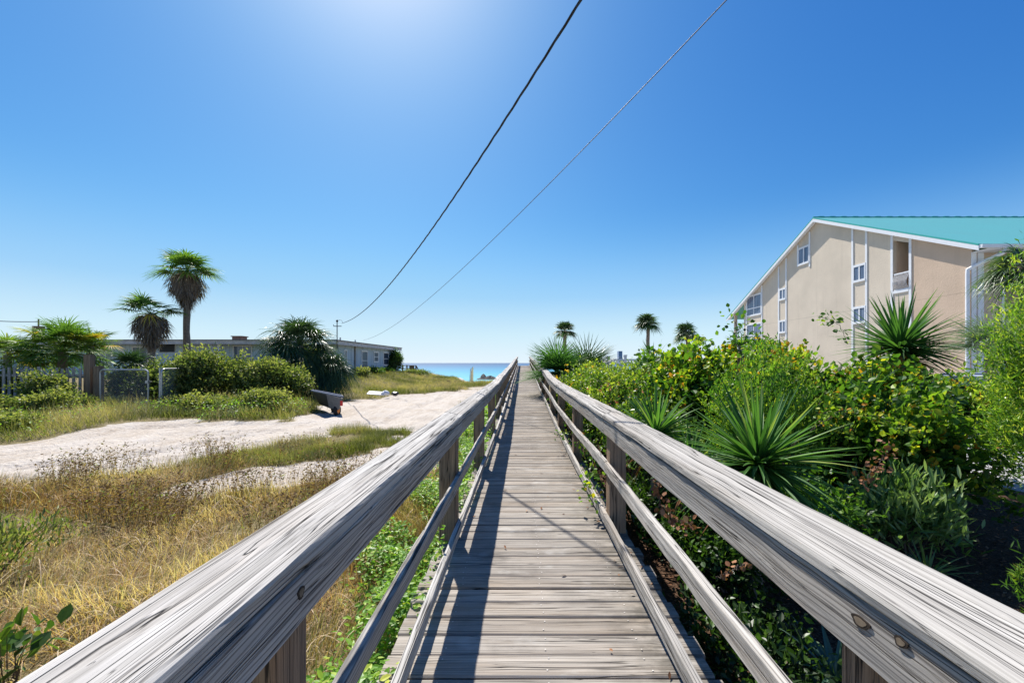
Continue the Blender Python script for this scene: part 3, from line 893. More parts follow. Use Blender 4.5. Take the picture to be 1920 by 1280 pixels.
# soffit + white rake boards
b = MB()
slab(b, (xo + .02, ye0 + .02, ze0 + .055), (BX + .02, ye0 + .02, ze0 + .055), (BX + .02, yP, zR + .055), (xo + .02, yP, zR + .055), .04)
slab(b, (xo + .02, yP, zR + .055), (BX + .02, yP, zR + .055), (BX + .02, ye1, ze1 + .055), (xo + .02, ye1, ze1 + .055), .04)
b.build('soffit', M['white'], ab)
b = MB()
slab(b, (xo - .045, ye0, ze0 + .06), (xo - .003, ye0, ze0 + .06), (xo - .003, yP, zR + .06), (xo - .045, yP, zR + .06), .26)
slab(b, (xo - .045, yP, zR + .06), (xo - .003, yP, zR + .06), (xo - .003, ye1, ze1 + .06), (xo - .045, ye1, ze1 + .06), .26)
b.build('rake_board', M['white'], ab)
b = MB()
slab(b, (xo - .05, ye0, ze0 + .165), (xo - .004, ye0, ze0 + .165), (xo - .004, yP, zR + .165), (xo - .05, yP, zR + .165), .10)
slab(b, (xo - .05, yP, zR + .165), (xo - .004, yP, zR + .165), (xo - .004, ye1, ze1 + .165), (xo - .05, ye1, ze1 + .165), .10)
b.build('drip_edge', M['teal'], ab)
# eave gutter and boxed soffit on the near side, facade in shade
b = MB(); b.box((xo - .02, ye0 - .16, ze0 - .08), (XE, ye0 - .01, ze0 + .10)); b.build('gutter', M['white'], ab)
b = MB(); b.box((BX + .02, ye0, ze0 - .12), (XE, yN + .1, ze0 - .085)); b.build('eave_soffit', M['white'], ab)
# dark valley of a lower roof bay
b = MB(); q = 1790
A0 = (BX + 10.5, yN + 4.4, zE + slope*4.4 + .19); 
b.add([A0, (XE, yN + 5.2, zE + slope*5.2 + .22), (XE, yN + 2.4, zE + slope*2.4 + .22)], [(0, 2, 1)]); b.build('roof_valley', M['roofgravel'], ab)
# facade facing the camera: wall strips with balcony bays
xb = [BX + 2.0, BX + 7.2]
fw = MB()
fw.box((BX + .253, yN, G0), (BX + 1.65, yN + .25, ze0 - .125))
x = BX + 1.65
bay = 0
while x < XE - 6:
    fw.box((x, yN + .01, 7.0), (x + 4.6, yN + .22, ze0 - .125))
    fw.box((x + 4.6, yN, G0), (x + 6.6, yN + .25, ze0 - .125))
    for zz in (.1, 3.1):
        pass
    x += 6.6; bay += 1
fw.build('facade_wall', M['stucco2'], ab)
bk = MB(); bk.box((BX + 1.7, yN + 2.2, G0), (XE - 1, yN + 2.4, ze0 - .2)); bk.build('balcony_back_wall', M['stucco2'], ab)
x = BX + 1.65
for i in range(5):
    tr = MB()
    tr.box((x, yN - .04, G0), (x + .16, yN - .003, 7.0)); tr.box((x + 4.44, yN - .04, G0), (x + 4.6, yN - .003, 7.0))
    tr.box((x + .16, yN - .04, 6.85), (x + 4.44, yN - .003, 7.0)); tr.build('balcony_trim', M['white'], ab)
    for zz in (3.6, .6):
        sl_ = MB(); sl_.box((x + .16, yN - .045, zz - .62), (x + 4.44, yN + 2.197, zz)); sl_.build('balcony_slab', M['white'], ab)
        if i < 2:
            rl = MB()
            rl.box((x + .16, yN - .03, zz + .95), (x + 4.44, yN + .02, zz + 1.0)); rl.box((x + .16, yN - .03, zz + .08), (x + 4.44, yN + .02, zz + .12))
            for u in np.arange(x + .25, x + 4.4, .12): rl.box((u, yN - .015, zz + .12), (u + .02, yN + .005, zz + .95))
            rl.build('balcony_railing', M['white'] if zz < 1 else M['post'], ab)
    x += 6.6
# downspout and corner board
b = MB()
xd = BX - .12; yd = yN + .1
b.tube([(BX + .9, ye0 - .1, ze0 - .05), (BX + .75, ye0 - .05, ze0 - .35), (BX + .1, yN - .1, ze0 - .85), (BX - .12, yd, ze0 - 1.05), (xd, yd, ze0 - 1.3), (xd, yd, G0)], .10, 8)
b.build('downspout', M['white'], ab)
b = MB(); b.box((BX - .03, yN - .04, G0), (BX + .22, yN - .003, ze0 - .1)); b.box((BX + .3, yN - .05, G0), (BX + .62, yN - .003, ze0 - .125)); b.build('corner_board', M['white'], ab)
# vertical white trims up the gable
def trim(px, w=.16, zlo=G0):
    y0 = yb(px); b = MB()
    z1 = min(zt_at(y0 - w / 2), zt_at(y0 + w / 2)) - .18
    b.box((BX - .05, y0 - w / 2, zlo), (BX - .003, y0 + w / 2, z1)); b.build('wall_trim', M['white'], ab)
trims = {}
for px in (1429, 1460.5, 1474.5, 1599, 1625, 1673, 1707.5): trim(px)
trim(1496.5, zlo=CAMZ + (680-498)*yb(1496.5)/F - .1); trim(1518.5, zlo=CAMZ + (680-498)*yb(1518.5)/F - .1)
trim(1400, .2)
def gwin(pa, pb, py0, py1, py0b=None, py1b=None, cross=False, mat='curtain'):
    """window on the gable wall; py at the left end (far) ; level in world"""
    Ya, Yb2 = yb(pb), yb(pa)   # near, far
    Ym = Yb2
    z1 = CAMZ + (VY - py0) * Ym / F; z0 = CAMZ + (VY - py1) * Ym / F
    fr = .16; X = BX
    b = MB()
    b.box((X-.07, Ya, z0), (X-.004, Ya+fr*.5, z1)); b.box((X-.07, Yb2-fr*.5, z0), (X-.004, Yb2, z1))
    b.box((X-.07, Ya+fr*.5, z1-fr), (X-.004, Yb2-fr*.5, z1)); b.box((X-.09, Ya, z0-fr), (X-.004, Yb2, z0))
    ym = (Ya+Yb2)/2
    b.box((X-.055, ym-.05, z0), (X-.005, ym+.05, z1-fr))
    if cross: b.box((X-.056, Ya+fr*.5, z0+(z1-z0)*.32-.06), (X-.006, ym-.05, z0+(z1-z0)*.32+.06)); b.box((X-.056, ym+.05, z0+(z1-z0)*.32-.06), (X-.006, Yb2-fr*.5, z0+(z1-z0)*.32+.06))
    o = b.build('window', M['white'], ab)
    p = MB(); p.box((X-.03, Ya+fr*.5, z0+.003), (X-.007, Yb2-fr*.5, z1-fr)); p.build('pane', M[mat], o)
gwin(1401, 1428, 556, 592, cross=True)
gwin(1401, 1428, 608, 640, cross=True)
gwin(1462, 1474, 542, 561)
gwin(1462, 1474, 601, 622)
gwin(1497.5, 1518, 466, 496)
gwin(1600.5, 1624, 498.5, 527)
gwin(1600.5, 1624, 576, 604)
# balcony recess: back wall, side reveals, floor, inner door frame, railing
yA, yB_ = yb(1706), yb(1675)
b = MB()
b.box((BX + 2.2, yA, zbal0 - .1), (BX + 2.35, yB_, zt_at(yA) - .35))
b.box((BX + .253, yB_, zbal0 - .1), (BX + 2.35, yB_ + .15, zt_at(yB_) - .35)); b.box((BX + .253, yA - .15, zbal0 - .1), (BX + 2.35, yA, zt_at(yA - .15) - .35))
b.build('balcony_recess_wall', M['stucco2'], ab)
b = MB(); b.box((BX - .06, yA + .04, zbal0 - .12), (BX + 2.19, yB_ - .04, zbal0 + .06)); b.build('balcony_floor', M['white'], ab)
b = MB(); b.box((BX + 1.1, yB_ - .06, zbal0 + .07), (BX + 1.22, yB_ - .003, zbal0 + 2.3)); b.box((BX + 1.23, yB_ - .06, zbal0 + 2.18), (BX + 2.19, yB_ - .003, zbal0 + 2.3))
b.build('door_frame', M['white'], ab)
b = MB()
b.box((BX - .02, yA + .05, zbal0 + 1.12), (BX + .04, yB_ - .05, zbal0 + 1.2)); b.box((BX - .02, yA + .05, zbal0 + .07), (BX + .03, yB_ - .05, zbal0 + .12))
for u in np.linspace(yA + .1, yB_ - .1, 12):
    zz_ = np.linspace(zbal0 + .12, zbal0 + 1.12, 7); bul = np.array([0, .1, .17, .16, .1, .04, 0])
    b.tube(np.stack([BX - bul, np.full(7, u), zz_], -1), .014, 5)
b.build('balcony_railing', M['white'], ab)
# seaward porch column
b = MB(); yc = yb(1379); b.box((BX - .1, yc - .14, G0), (BX + .15, yc + .14, zt_at(yFr) - 1.0)); b.build('porch_column', M['stucco2'], ab)
b = MB()
for zz in (5.3,): b.box((BX - .05, yFr + .1, zz), (BX + .05, yc - .14, zz + .06)); b.box((BX-.05, yFr + .1, zz - 1.0), (BX + 3, yc - .1, zz - .8))
for u in np.linspace(yFr + .2, yc - .2, 7): b.box((BX - .015, u, zz - .8), (BX + .015, u + .03, zz))
b.build('porch_railing', M['white'], ab)

# ------------------------------------------------------------------ grasses
def scatter(n, x0, x1, y0, y1, keep):
    x = rs.uniform(x0, x1, n); y = rs.uniform(y0, y1, n)
    m = rs.rand(n) < keep(x, y)
    return x[m], y[m]

def on_walk(x, y): return (x > -.60) & (x < .9)

def grass(name, label, x, y, L, W, lean, tint, mat, droop=.5, seg=3, wind=(0, 0), z0=None):
    n = len(x); z = ground_z(x, y) - .01 if z0 is None else z0
    p = np.stack([x, y, z], -1)
    a = vnoise(x * .8, y * .8, 90) * 13 + rs.randn(n) * .95
    l_ = lean * rs.rand(n) ** .7 * (.5 + 1.0 * vnoise(x * 1.7, y * 1.7, 91))
    L = L * (.55 + .95 * vnoise(x * 1.3, y * 1.3, 92))
    d = np.stack([np.cos(a) * l_ + wind[0], np.sin(a) * l_ + wind[1], np.ones(n)], -1)
    b = MB(); b.blades(p, d, L, W, droop * rs.rand(n), tint, seg=seg, fold=0, sidev=np.stack([-np.sin(a + rs.rand(n)), np.cos(a + rs.rand(n)), np.zeros(n)], -1), tipt=.12)
    o = b.build(name, mat)
    return tag(o, label, 'grass', kind='stuff')

M['gold'] = leafmat('golden_dry_grass', [(0, (.12,.06,.02)), (.25, (.34,.175,.075)), (.55, (.50,.33,.18)), (.8, (.62,.46,.29)), (1, (.74,.62,.46))], .35, .6, .15)
M['olive'] = leafmat('olive_grass', [(0, (.05,.065,.015)), (.3, (.15,.17,.04)), (.6, (.29,.27,.12)), (1, (.50,.40,.25))], .35, .6, .15)
M['weed'] = leafmat('green_weed', [(0, (.05,.12,.015)), (.4, (.14,.30,.03)), (.75, (.30,.46,.05)), (1, (.55,.55,.10))], .45)
M['brownweed'] = leafmat('brown_dry_weed', [(0, (.06,.035,.02)), (.4, (.19,.115,.07)), (.72, (.32,.22,.13)), (1, (.24,.30,.08))], .35, .7, .1)

off_track = lambda x, y: 1 - np.clip(sand_mask(x, y) * 1.3, 0, 1)
# dry golden field beside the walk
def kg(x, y):
    dn = vnoise(x * 1.1, y * 1.1, 51)
    return np.where(on_walk(x, y), 0, off_track(x, y)) * ss(.18, .5, dn) * (x < -.62) * ss(7.4, 6.0, y + (x + 5) * -.15)
x, y = scatter(150000, -13, -.6, .2, 7.6, kg)
g1 = vnoise(x * .8, y * .8, 52)
near = ss(-1.7, -.9, x)
tint = np.clip(.48 + (g1 - .5) * .9 + (vnoise(x * 2.3, y * 2.3, 93) - .5) * .4 + rs.randn(len(x)) * .16, 0, 1)
grass('dry_grass', 'tall golden dry grass leaning beside the left side of the boardwalk', x, y, .12 + .26 * rs.rand(len(x)) * (1 - .5 * near), .0065, .95, tint, M['gold'], .7, wind=(.15, -.05))
# green-olive shoots mixed in
def kg2(x, y):
    return np.where(on_walk(x, y), 0, off_track(x, y)) * np.maximum(ss(.42, .62, vnoise(x * .9, y * .9, 53)), .25) * (x < -.62)
x, y = scatter(110000, -14, -.6, .2, 7.8, kg2)
grass('green_grass', 'olive green grass blades growing through the dry grass', x, y, .10 + .26 * rs.rand(len(x)), .006, .8, np.clip(.35 + rs.randn(len(x)) * .2, 0, 1), M['olive'], .6)
# middle island of scrub grass between the tracks, and verges farther off
def kv(x, y):
    return np.where(on_walk(x, y), 0, off_track(x, y)) * (x < -.62) * ss(6.4, 7.4, y + (x + 4) * .1) * ss(.15, .35, vnoise(x * .9, y * .9, 54))
x, y = scatter(90000, -7, -.6, 6.2, 14, kv)
tint = np.clip(.42 + (vnoise(x * .9, y * .9, 55) - .5) * .8 + rs.randn(len(x)) * .15, 0, 1)
grass('scrub_grass', 'olive and brown scrub grass on the island between the sand tracks', x, y, .10 + .22 * rs.rand(len(x)), .009, .8, tint, M['olive'], .5)
def kf(x, y):
    return np.where(on_walk(x, y), 0, off_track(x, y)) * (x < -.62) * ss(.05, .2, vnoise(x * .5, y * .5, 56))
x, y = scatter(170000, -24, -.6, 13, 54, lambda x, y: kf(x, y) * np.where(x < -14.8, (y < 31.5), 1))
tint = np.clip(.44 + (vnoise(x * .45, y * .45, 57) - .5) * 1.1 + rs.randn(len(x)) * .14, 0, 1)
grass('bank_grass', 'mixed green and straw coloured dune grass covering the bank by the house', x, y, .18 + .30 * rs.rand(len(x)), .022, .8, tint, M['olive'], .5, seg=2)
# left verge beyond the near curve of the track
x, y = scatter(90000, -34, -8, 5, 16.5, lambda x, y: off_track(x, y) * (poly_sd(x, y, TRACK) > 0) * (y > 7.2) * ss(.1, .3, vnoise(x * .6, y * .6, 58)))
tint = np.clip(.42 + (vnoise(x * .6, y * .6, 59) - .5) * .9 + rs.randn(len(x)) * .15, 0, 1)
grass('verge_grass', 'green and straw coloured weeds on the verge below the wooden fence', x, y, .22 + .50 * rs.rand(len(x)), .014, .85, tint, M['olive'], .5)
# ground cover leaves
def cover(name, label, x, y, h, size, tint, mat, cat='weeds', wide=.4):
    n = len(x); z = ground_z(x, y) + h
    p = np.stack([x, y, z], -1); a = rs.rand(n) * 2 * math.pi
    d = np.stack([np.cos(a), np.sin(a), rs.uniform(-.2, .8, n)], -1)
    nr = np.stack([rs.uniform(-.5, .5, n), rs.uniform(-.5, .5, n), np.ones(n)], -1)
    b = MB(); b.leaves(p, d, nr, size, size * wide * 1.3, tint)
    return tag(b.build(name, mat), label, cat, kind='stuff')
x, y = scatter(60000, -1.65, -.52, .3, 9, lambda x, y: ss(-1.5 , -.85, x + (vnoise(x * 3, y * 1.5, 60) - .5) * .9) * (x < -.57) * ss(.15, .38, vnoise(x * 2.5, y * 2.5, 61)))
h = rs.rand(len(x)) ** 1.1 * (.36 + .28 * ss(-1.1, -.7, x)) * (vnoise(x * 4, y * 4, 62) + .3)
cover('ground_cover', 'bright green leafy weeds growing along the left edge of the boardwalk', x, y, h, .025 + .035 * rs.rand(len(x)), np.clip(.5 + rs.randn(len(x)) * .22, 0, 1), M['weed'])
x, y = scatter(26000, -1.4, -.6, 9, 34, lambda x, y: ss(.3, .5, vnoise(x * 1.5, y * 1.5, 63)))
cover('walk_edge_weeds', 'far strip of yellow green weeds between the boardwalk posts and the track', x, y, rs.rand(len(x)) * .4, .06 + .04 * rs.rand(len(x)), np.clip(.55 + rs.randn(len(x)) * .22, 0, 1), M['weed'])
x, y = scatter(36000, -24, -8.0, 7.4, 16, lambda x, y: (poly_sd(x, y, TRACK) > .1) * ss(.4, .65, vnoise(x * .7, y * .7, 64)))
cover('verge_weeds', 'broad yellow green weed leaves in clumps on the verge by the fence', x, y, rs.rand(len(x)) ** 1.5 * .5, .05 + .05 * rs.rand(len(x)), np.clip(.5 + rs.randn(len(x)) * .22, 0, 1), M['weed'])
x = np.concatenate([rs.uniform(.60, .86, 60), rs.uniform(-.62, .86, 50)]); y = rs.uniform(1.2, 9, 110)
a = rs.rand(110) * 6.28; b = MB()
b.leaves(np.stack([x, y, np.array([deck_z(v) for v in y]) + .008], -1), np.stack([np.cos(a), np.sin(a), rs.uniform(0, .3, 110)], -1), np.stack([rs.randn(110) * .3, rs.randn(110) * .3, np.ones(110)], -1), rs.uniform(.015, .05, 110), rs.uniform(.008, .02, 110), rs.rand(110))
LITTER_B = b
# tall brown seed-head weeds in front of the track
def kb(x, y): return off_track(x, y) * ss(.35, .6, vnoise(x * 1.2, y * 1.2, 65)) * (x < -1.5) * ss(3.6, 4.6, y - (x + 5) * .02) * ss(8.2, 6.6, y)
x, y = scatter(20000, -13, -1.5, 3.0, 8, kb)
n = len(x); p = np.stack([x, y, ground_z(x, y)], -1)
a = rs.rand(n) * 6.28; d = np.stack([np.cos(a) * .25 + .1, np.sin(a) * .25, np.ones(n)], -1)
b = MB(); L = .30 + .50 * rs.rand(n)
b.blades(p, d, L, .006, .25, np.clip(.45 + rs.randn(n) * .2, 0, 1), seg=3, fold=0)
for q in range(5):
    u = rs.uniform(.35, 1.0, n)[:, None]
    pp = p + norm(d) * L[:, None] * u - np.array([0, 0, 1.0]) * .25 * L[:, None] * u * u
    a = rs.rand(n) * 6.28; dd = np.stack([np.cos(a), np.sin(a), rs.uniform(.1, .9, n)], -1)
    b.leaves(pp, dd, np.stack([rs.randn(n), rs.randn(n), np.ones(n)], -1), .022 + .03 * rs.rand(n), .014, np.clip(.45 + rs.randn(n) * .28, 0, 1))
tag(b.build('seed_weeds', M['brownweed']), 'tall brown seed-headed weeds between the dry grass and the sand track', 'weeds', kind='stuff')
x, y = scatter(1500, -8, -.9, .6, 6, kg)
n = len(x); p = np.stack([x, y, ground_z(x, y)], -1); a = rs.rand(n) * 6.28
b = MB(); b.blades(p, np.stack([np.cos(a) * .7, np.sin(a) * .7, np.ones(n)], -1), .45 + .5 * rs.rand(n), .007, .5 + .5 * rs.rand(n), np.clip(.85 + rs.randn(n) * .12, 0, 1), seg=7, fold=0, belly=.2)
tag(b.build('straw_stalks', M['gold']), 'long pale bent straw stalks lying over the dry grass', 'grass', kind='stuff')
# leaf litter on the mulch
x, y = scatter(9000, .9, 8, .4, 8, lambda x, y: mulch_mask(x, y))
M['litter'] = leafmat('dead_leaf', [(0, (.09,.04,.02)), (.5, (.26,.12,.06)), (1, (.45,.27,.16))], .15, .7, .15)
tag(LITTER_B.build('fallen_leaves', M['litter']), 'small dry brown leaves scattered on the deck boards', 'leaves', kind='stuff')
cover('leaf_litter', 'brown fallen leaves and needles scattered on the mulch', x, y, .012, .02 + .045 * rs.rand(len(x)) ** 2, rs.rand(len(x)), M['litter'], 'leaves', wide=.3)

# ------------------------------------------------------------------ shrubs
LEAF = {
 'vine': leafmat('vine_leaf', [(0, (.02,.05,.012)), (.35, (.05,.13,.02)), (.60, (.13,.25,.028)), (.84, (.33,.42,.035)), (.95, (.58,.50,.04)), (1, (.58,.26,.03))], .45, .45, .28),
 'bush': leafmat('bush_leaf', [(0, (.02,.045,.012)), (.4, (.055,.12,.022)), (.7, (.13,.22,.035)), (1, (.34,.40,.06))], .42, .4, .4),
 'feather': leafmat('feathery_leaf', [(0, (.025,.07,.015)), (.45, (.075,.18,.028)), (.78, (.20,.34,.04)), (1, (.48,.54,.07))], .45, .45, .3),
 'yucca': leafmat('yucca_leaf', [(0, (.02,.055,.02)), (.45, (.06,.155,.04)), (.8, (.13,.27,.06)), (1, (.34,.40,.13))], .34, .48, .22),
 'palm': leafmat('palm_leaf', [(0, (.04,.08,.02)), (.45, (.09,.19,.035)), (.8, (.19,.29,.05)), (.95, (.45,.38,.05)), (1, (.55,.34,.06))], .42, .45, .3),
 'darkpalm': leafmat('dark_palm_leaf', [(0, (.02,.05,.022)), (.5, (.05,.10,.038)), (.85, (.10,.17,.055)), (1, (.20,.20,.08))], .25, .38, .4),
 'silver': leafmat('silver_palm_leaf', [(0, (.09,.13,.10)), (.5, (.20,.27,.21)), (1, (.36,.42,.34))], .25, .5, .3),
 'skirt': leafmat('dead_frond', [(0, (.10,.08,.07)), (.5, (.23,.19,.17)), (1, (.38,.29,.22))], .2, .8, .1),
 'olive': leafmat('shrub_olive_leaf', [(0, (.03,.05,.018)), (.35, (.075,.115,.035)), (.65, (.155,.20,.058)), (1, (.35,.35,.14))], .4, .5, .25),
 'lance': leafmat('lance_leaf', [(0, (.03,.08,.02)), (.5, (.10,.20,.05)), (1, (.32,.42,.18))], .35, .35, .45),
 'dead': M['litter'],
 'stripe': leafmat('striped_leaf', [(0, (.02,.05,.035)), (.5, (.05,.11,.075)), (1, (.25,.34,.20))], .25, .35, .45),
}

def lumpy(dirs, seed, amp=.28):
    r = np.random.RandomState(seed); v = np.zeros(len(dirs))
    for i in range(9):
        c = norm(r.randn(3)); v += amp * r.uniform(-.6, 1) * np.exp(-((1 - dirs @ c) / r.uniform(.08, .3)))
    return 1 + v

def shrub(name, label, c, rx, ry, top, nclus, per, size, mat, base=None, cat='shrub', group=None, wide=.5, seed=1, tmean=.45, tsd=.2,
          topbright=.25, cr=.16, inner=.45, upright=.3, stems=9, amp=.28, flowers=None, shoots=0, lobes=16):
    cx_, cy_ = c
    zb0 = gz(cx_, cy_) if base is None else base
    H = top - zb0
    root = empty(name, (cx_, cy_, zb0), label, cat, group)
    r = np.random.RandomState(seed)
    K = lobes
    lu = norm(r.randn(K, 3)); lu[:, 2] = np.abs(lu[:, 2]) * 1.1 - .1; lu = norm(lu); lr = r.uniform(1 - amp, 1 + amp, K)
    kk_ = r.randint(0, K, nclus)
    u = norm(lu[kk_] + r.randn(nclus, 3) * .30); loose = r.rand(nclus) < .25
    u[loose] = norm(r.randn(loose.sum(), 3)); u[:, 2] = np.where(u[:, 2] < -.3, -u[:, 2], u[:, 2])
    R_ = np.where(loose, .85, lr[kk_])
    rad = (inner + (1 - inner) * r.rand(nclus) ** .6) * R_
    ctr = np.array([cx_, cy_, zb0 + H * .42])
    sc3 = np.array([rx, ry, H * .58])
    C = ctr + u * rad[:, None] * sc3
    C[:, 2] = np.maximum(C[:, 2], ground_z(C[:, 0], C[:, 1]) + .05)
    n = nclus * per
    out = np.repeat(norm(u * sc3), per, 0)
    P_ = np.repeat(C, per, 0) + r.randn(n, 3) * cr * np.array([1, 1, .8]) * .6
    P_[:, 2] = np.maximum(P_[:, 2], ground_z(P_[:, 0], P_[:, 1]) + .02)
    d = norm(out * .5 + r.randn(n, 3) * .75 + np.array([0, 0, upright]))
    nr = norm(np.array([-.3, .4, 1.0]) + r.randn(n, 3) * .65)
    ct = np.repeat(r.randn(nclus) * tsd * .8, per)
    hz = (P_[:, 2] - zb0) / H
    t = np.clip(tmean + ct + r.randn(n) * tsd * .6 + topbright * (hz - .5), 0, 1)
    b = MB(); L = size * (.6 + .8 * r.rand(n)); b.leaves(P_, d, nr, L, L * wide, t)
    if shoots:
        m = shoots; uu = norm(r.randn(m, 3)); uu[:, 2] = np.abs(uu[:, 2]) + .3; uu = norm(lu[r.randint(0, K, m)] + r.randn(m, 3) * .25)
        S0 = ctr + uu * (.95 * r.uniform(.8, 1.1, m))[:, None] * sc3
        sd_ = norm(uu * .4 + np.array([0, 0, 1.0]) + r.randn(m, 3) * .25)
        SL = r.uniform(.15, .35, m) * H * .5
        kk = 9
        for i in range(kk):
            f = (i + .5) / kk
            pp = S0 + sd_ * (SL * f)[:, None]
            for q in range(2):
                dd = norm(sd_ * .6 + r.randn(m, 3) * .7)
                b.leaves(pp, dd, norm(r.randn(m, 3) + np.array([0, 0, 1])), size * .85, size * .85 * wide, np.clip(tmean + topbright + .05 + r.randn(m) * tsd, 0, 1))
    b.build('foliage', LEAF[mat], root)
    b = MB()
    ids = r.choice(nclus, min(nclus, stems * 3), False)
    for q in ids:
        p0 = np.array([cx_ + r.uniform(-.25, .25) * rx, cy_ + r.uniform(-.25, .25) * ry, zb0 - .05]); p1 = C[q]
        mid = p0 * .5 + p1 * .5 + r.randn(3) * .06 * np.array([rx, ry, H]) + np.array([0, 0, .1 * H])
        b.tube([p0, mid * .6 + p0 * .4, mid, p1], np.array([.022, .016, .011, .004]) * min(1, (rx + .05) / .6), 5)
    b.build('branches', M['stem'], root)
    if flowers:
        nf, fcol, fs = flowers
        uu = norm(r.randn(nf, 3)); uu[:, 2] = np.abs(uu[:, 2]); uu = norm(uu + np.array([-.3, -.8, .2]))
        FP = ctr + uu * (lumpy(uu, seed + 5, amp) * 1.03)[:, None] * sc3
        b = MB()
        for q in range(7):
            a = r.rand(nf) * 6.28
            b.leaves(FP + r.randn(nf, 3) * fs * .3, np.stack([np.cos(a), np.sin(a), r.rand(nf)], -1), norm(r.randn(nf, 3) + np.array([0, 0, 1.5])), fs, fs * .8, r.rand(nf))
        b.build('blossoms', fcol, root)
    return root

M['pink'] = leafmat('pink_blossom', [(0, (.65,.18,.22)), (.5, (.75,.38,.25)), (1, (.85,.62,.35))], .35, .6, .2)
M['yellowfl'] = leafmat('yellow_blossom', [(0, (.8,.30,.02)), (.6, (.85,.6,.03)), (1, (.9,.75,.1))], .35, .6, .2)

# --- right hand hedge, near to far
shrub('flowering_shrub', 'low flowering shrub with small pink blossoms beside the right handrail', (1.85, 8.2), .85, 1.9, 1.22, 380, 34, .066, 'bush', seed=11, tmean=.60, tsd=.24, flowers=(80, M['pink'], .035), cr=.17, shoots=120)
shrub('flowering_shrub', 'farther flowering shrub with yellow blossoms below the palmetto fans', (1.95, 11.8), .95, 1.8, 1.22, 330, 30, .08, 'bush', seed=12, tmean=.58, tsd=.24, flowers=(60, M['yellowfl'], .05), cr=.2, shoots=100)
shrub('vine_covered_shrub', 'yellow-leaved vine mass rising between the picket fence and the beige building', (3.15, 7.3), 1.15, 1.5, 1.48, 330, 30, .09, 'vine', seed=13, tmean=.40, tsd=.24, cr=.2, shoots=110, amp=.32, wide=.8)
shrub('vine_covered_shrub', 'yellow and orange tinged vine mass directly in front of the gable wall', (4.5, 7.6), 1.2, 1.3, 1.92, 330, 30, .09, 'vine', seed=14, tmean=.45, tsd=.26, cr=.2, shoots=120, amp=.32, wide=.8)
shrub('vine_covered_shrub', 'tall vine thicket with glossy leaves under the large spiky yucca head', (5.4, 6.3), .95, 1.1, 1.36, 300, 30, .09, 'vine', seed=15, tmean=.44, tsd=.25, cr=.2, shoots=90, amp=.3, wide=.8)
shrub('feathery_shrub', 'light green feathery shrub in the middle of the hedge behind the spiky yucca', (3.05, 4.95), .72, .6, 1.50, 300, 42, .060, 'feather', seed=16, tmean=.42, tsd=.22, wide=.26, upright=1.2, cr=.13, shoots=200, amp=.25, lobes=22)
shrub('vine_covered_shrub', 'dark dense vine shrub to the right of the spiky yucca with pale gaps', (4.35, 4.75), .85, .7, 1.08, 260, 30, .080, 'vine', seed=17, tmean=.34, tsd=.24, cr=.16, shoots=50, amp=.3, inner=.3, wide=.8)
shrub('leafy_shrub', 'dark green low shrub in shade between the yuccas and the handrail', (1.75, 5.8), .6, 1.2, .80, 300, 30, .065, 'bush', seed=18, tmean=.42, tsd=.22, cr=.16, shoots=80)
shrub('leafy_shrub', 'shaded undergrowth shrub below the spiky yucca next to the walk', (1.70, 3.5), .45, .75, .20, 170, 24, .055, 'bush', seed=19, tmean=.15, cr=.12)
shrub('lance_leaf_shrub', 'low shrub of pale lance shaped leaves under the dark vine shrub', (3.72, 3.95), .5, .35, .34, 130, 20, .12, 'lance', seed=20, tmean=.62, wide=.2, cr=.12, upright=1.2)
shrub('feathery_shrub', 'tall bright green feathery shrub cut by the right edge of the picture', (5.10, 3.65), .52, .6, 2.34, 640, 50, .052, 'feather', seed=21, tmean=.55, tsd=.22, wide=.2, upright=.7, cr=.12, shoots=420, amp=.30, lobes=26)
shrub('feathery_sapling', 'small feathery sapling on the mulch at the lower right edge', (3.62, 2.75), .14, .16, .12, 26, 22, .06, 'feather', seed=22, tmean=.45, wide=.16, upright=.9, cr=.06, shoots=20, stems=3)
shrub('leafy_shrub', 'dense shrub at the back of the hedge near the picket fence', (2.6, 14.5), 1.1, 2.6, 1.15, 260, 26, .09, 'bush', seed=23, tmean=.5, cr=.25)
shrub('leafy_shrub', 'green shrub mass behind the vines towards the parking lot', (6.6, 10.2), 1.2, 1.4, 1.30, 220, 26, .10, 'bush', seed=24, tmean=.45, cr=.25)
shrub('leafy_shrub', 'rear shrub mass in front of the distant palms', (4.2, 11.5), 1.6, 2.0, 1.50, 300, 26, .10, 'bush', seed=25, tmean=.52, cr=.25, shoots=90)

shrub('leafy_shrub', 'undergrowth bush tinted dark for shade behind the second right post', (1.38, 4.7), .34, .8, .0, 170, 24, .05, 'bush', seed=26, tmean=.14, cr=.12)  # low tmean puts the dense shade by the rail into the leaves
shrub('leafy_shrub', 'undergrowth bush tinted dark for shade below the middle of the near right handrail', (1.42, 2.35), .30, .75, -.22, 130, 22, .05, 'bush', seed=27, tmean=.08, cr=.12)  # leaf tint kept near the darkest end to paint in the shade
shrub('leafy_shrub', 'shaded creeping bush behind the large yucca towards the mulch', (2.5, 3.75), .55, .55, .35, 190, 26, .06, 'vine', seed=28, tmean=.30, cr=.13)
shrub('leafy_shrub', 'rounded green shrub screening the parked cars beside the feathery shrub', (7.9, 7.4), .9, .8, 1.12, 240, 26, .09, 'vine', seed=29, tmean=.42, cr=.2, shoots=60, amp=.35)
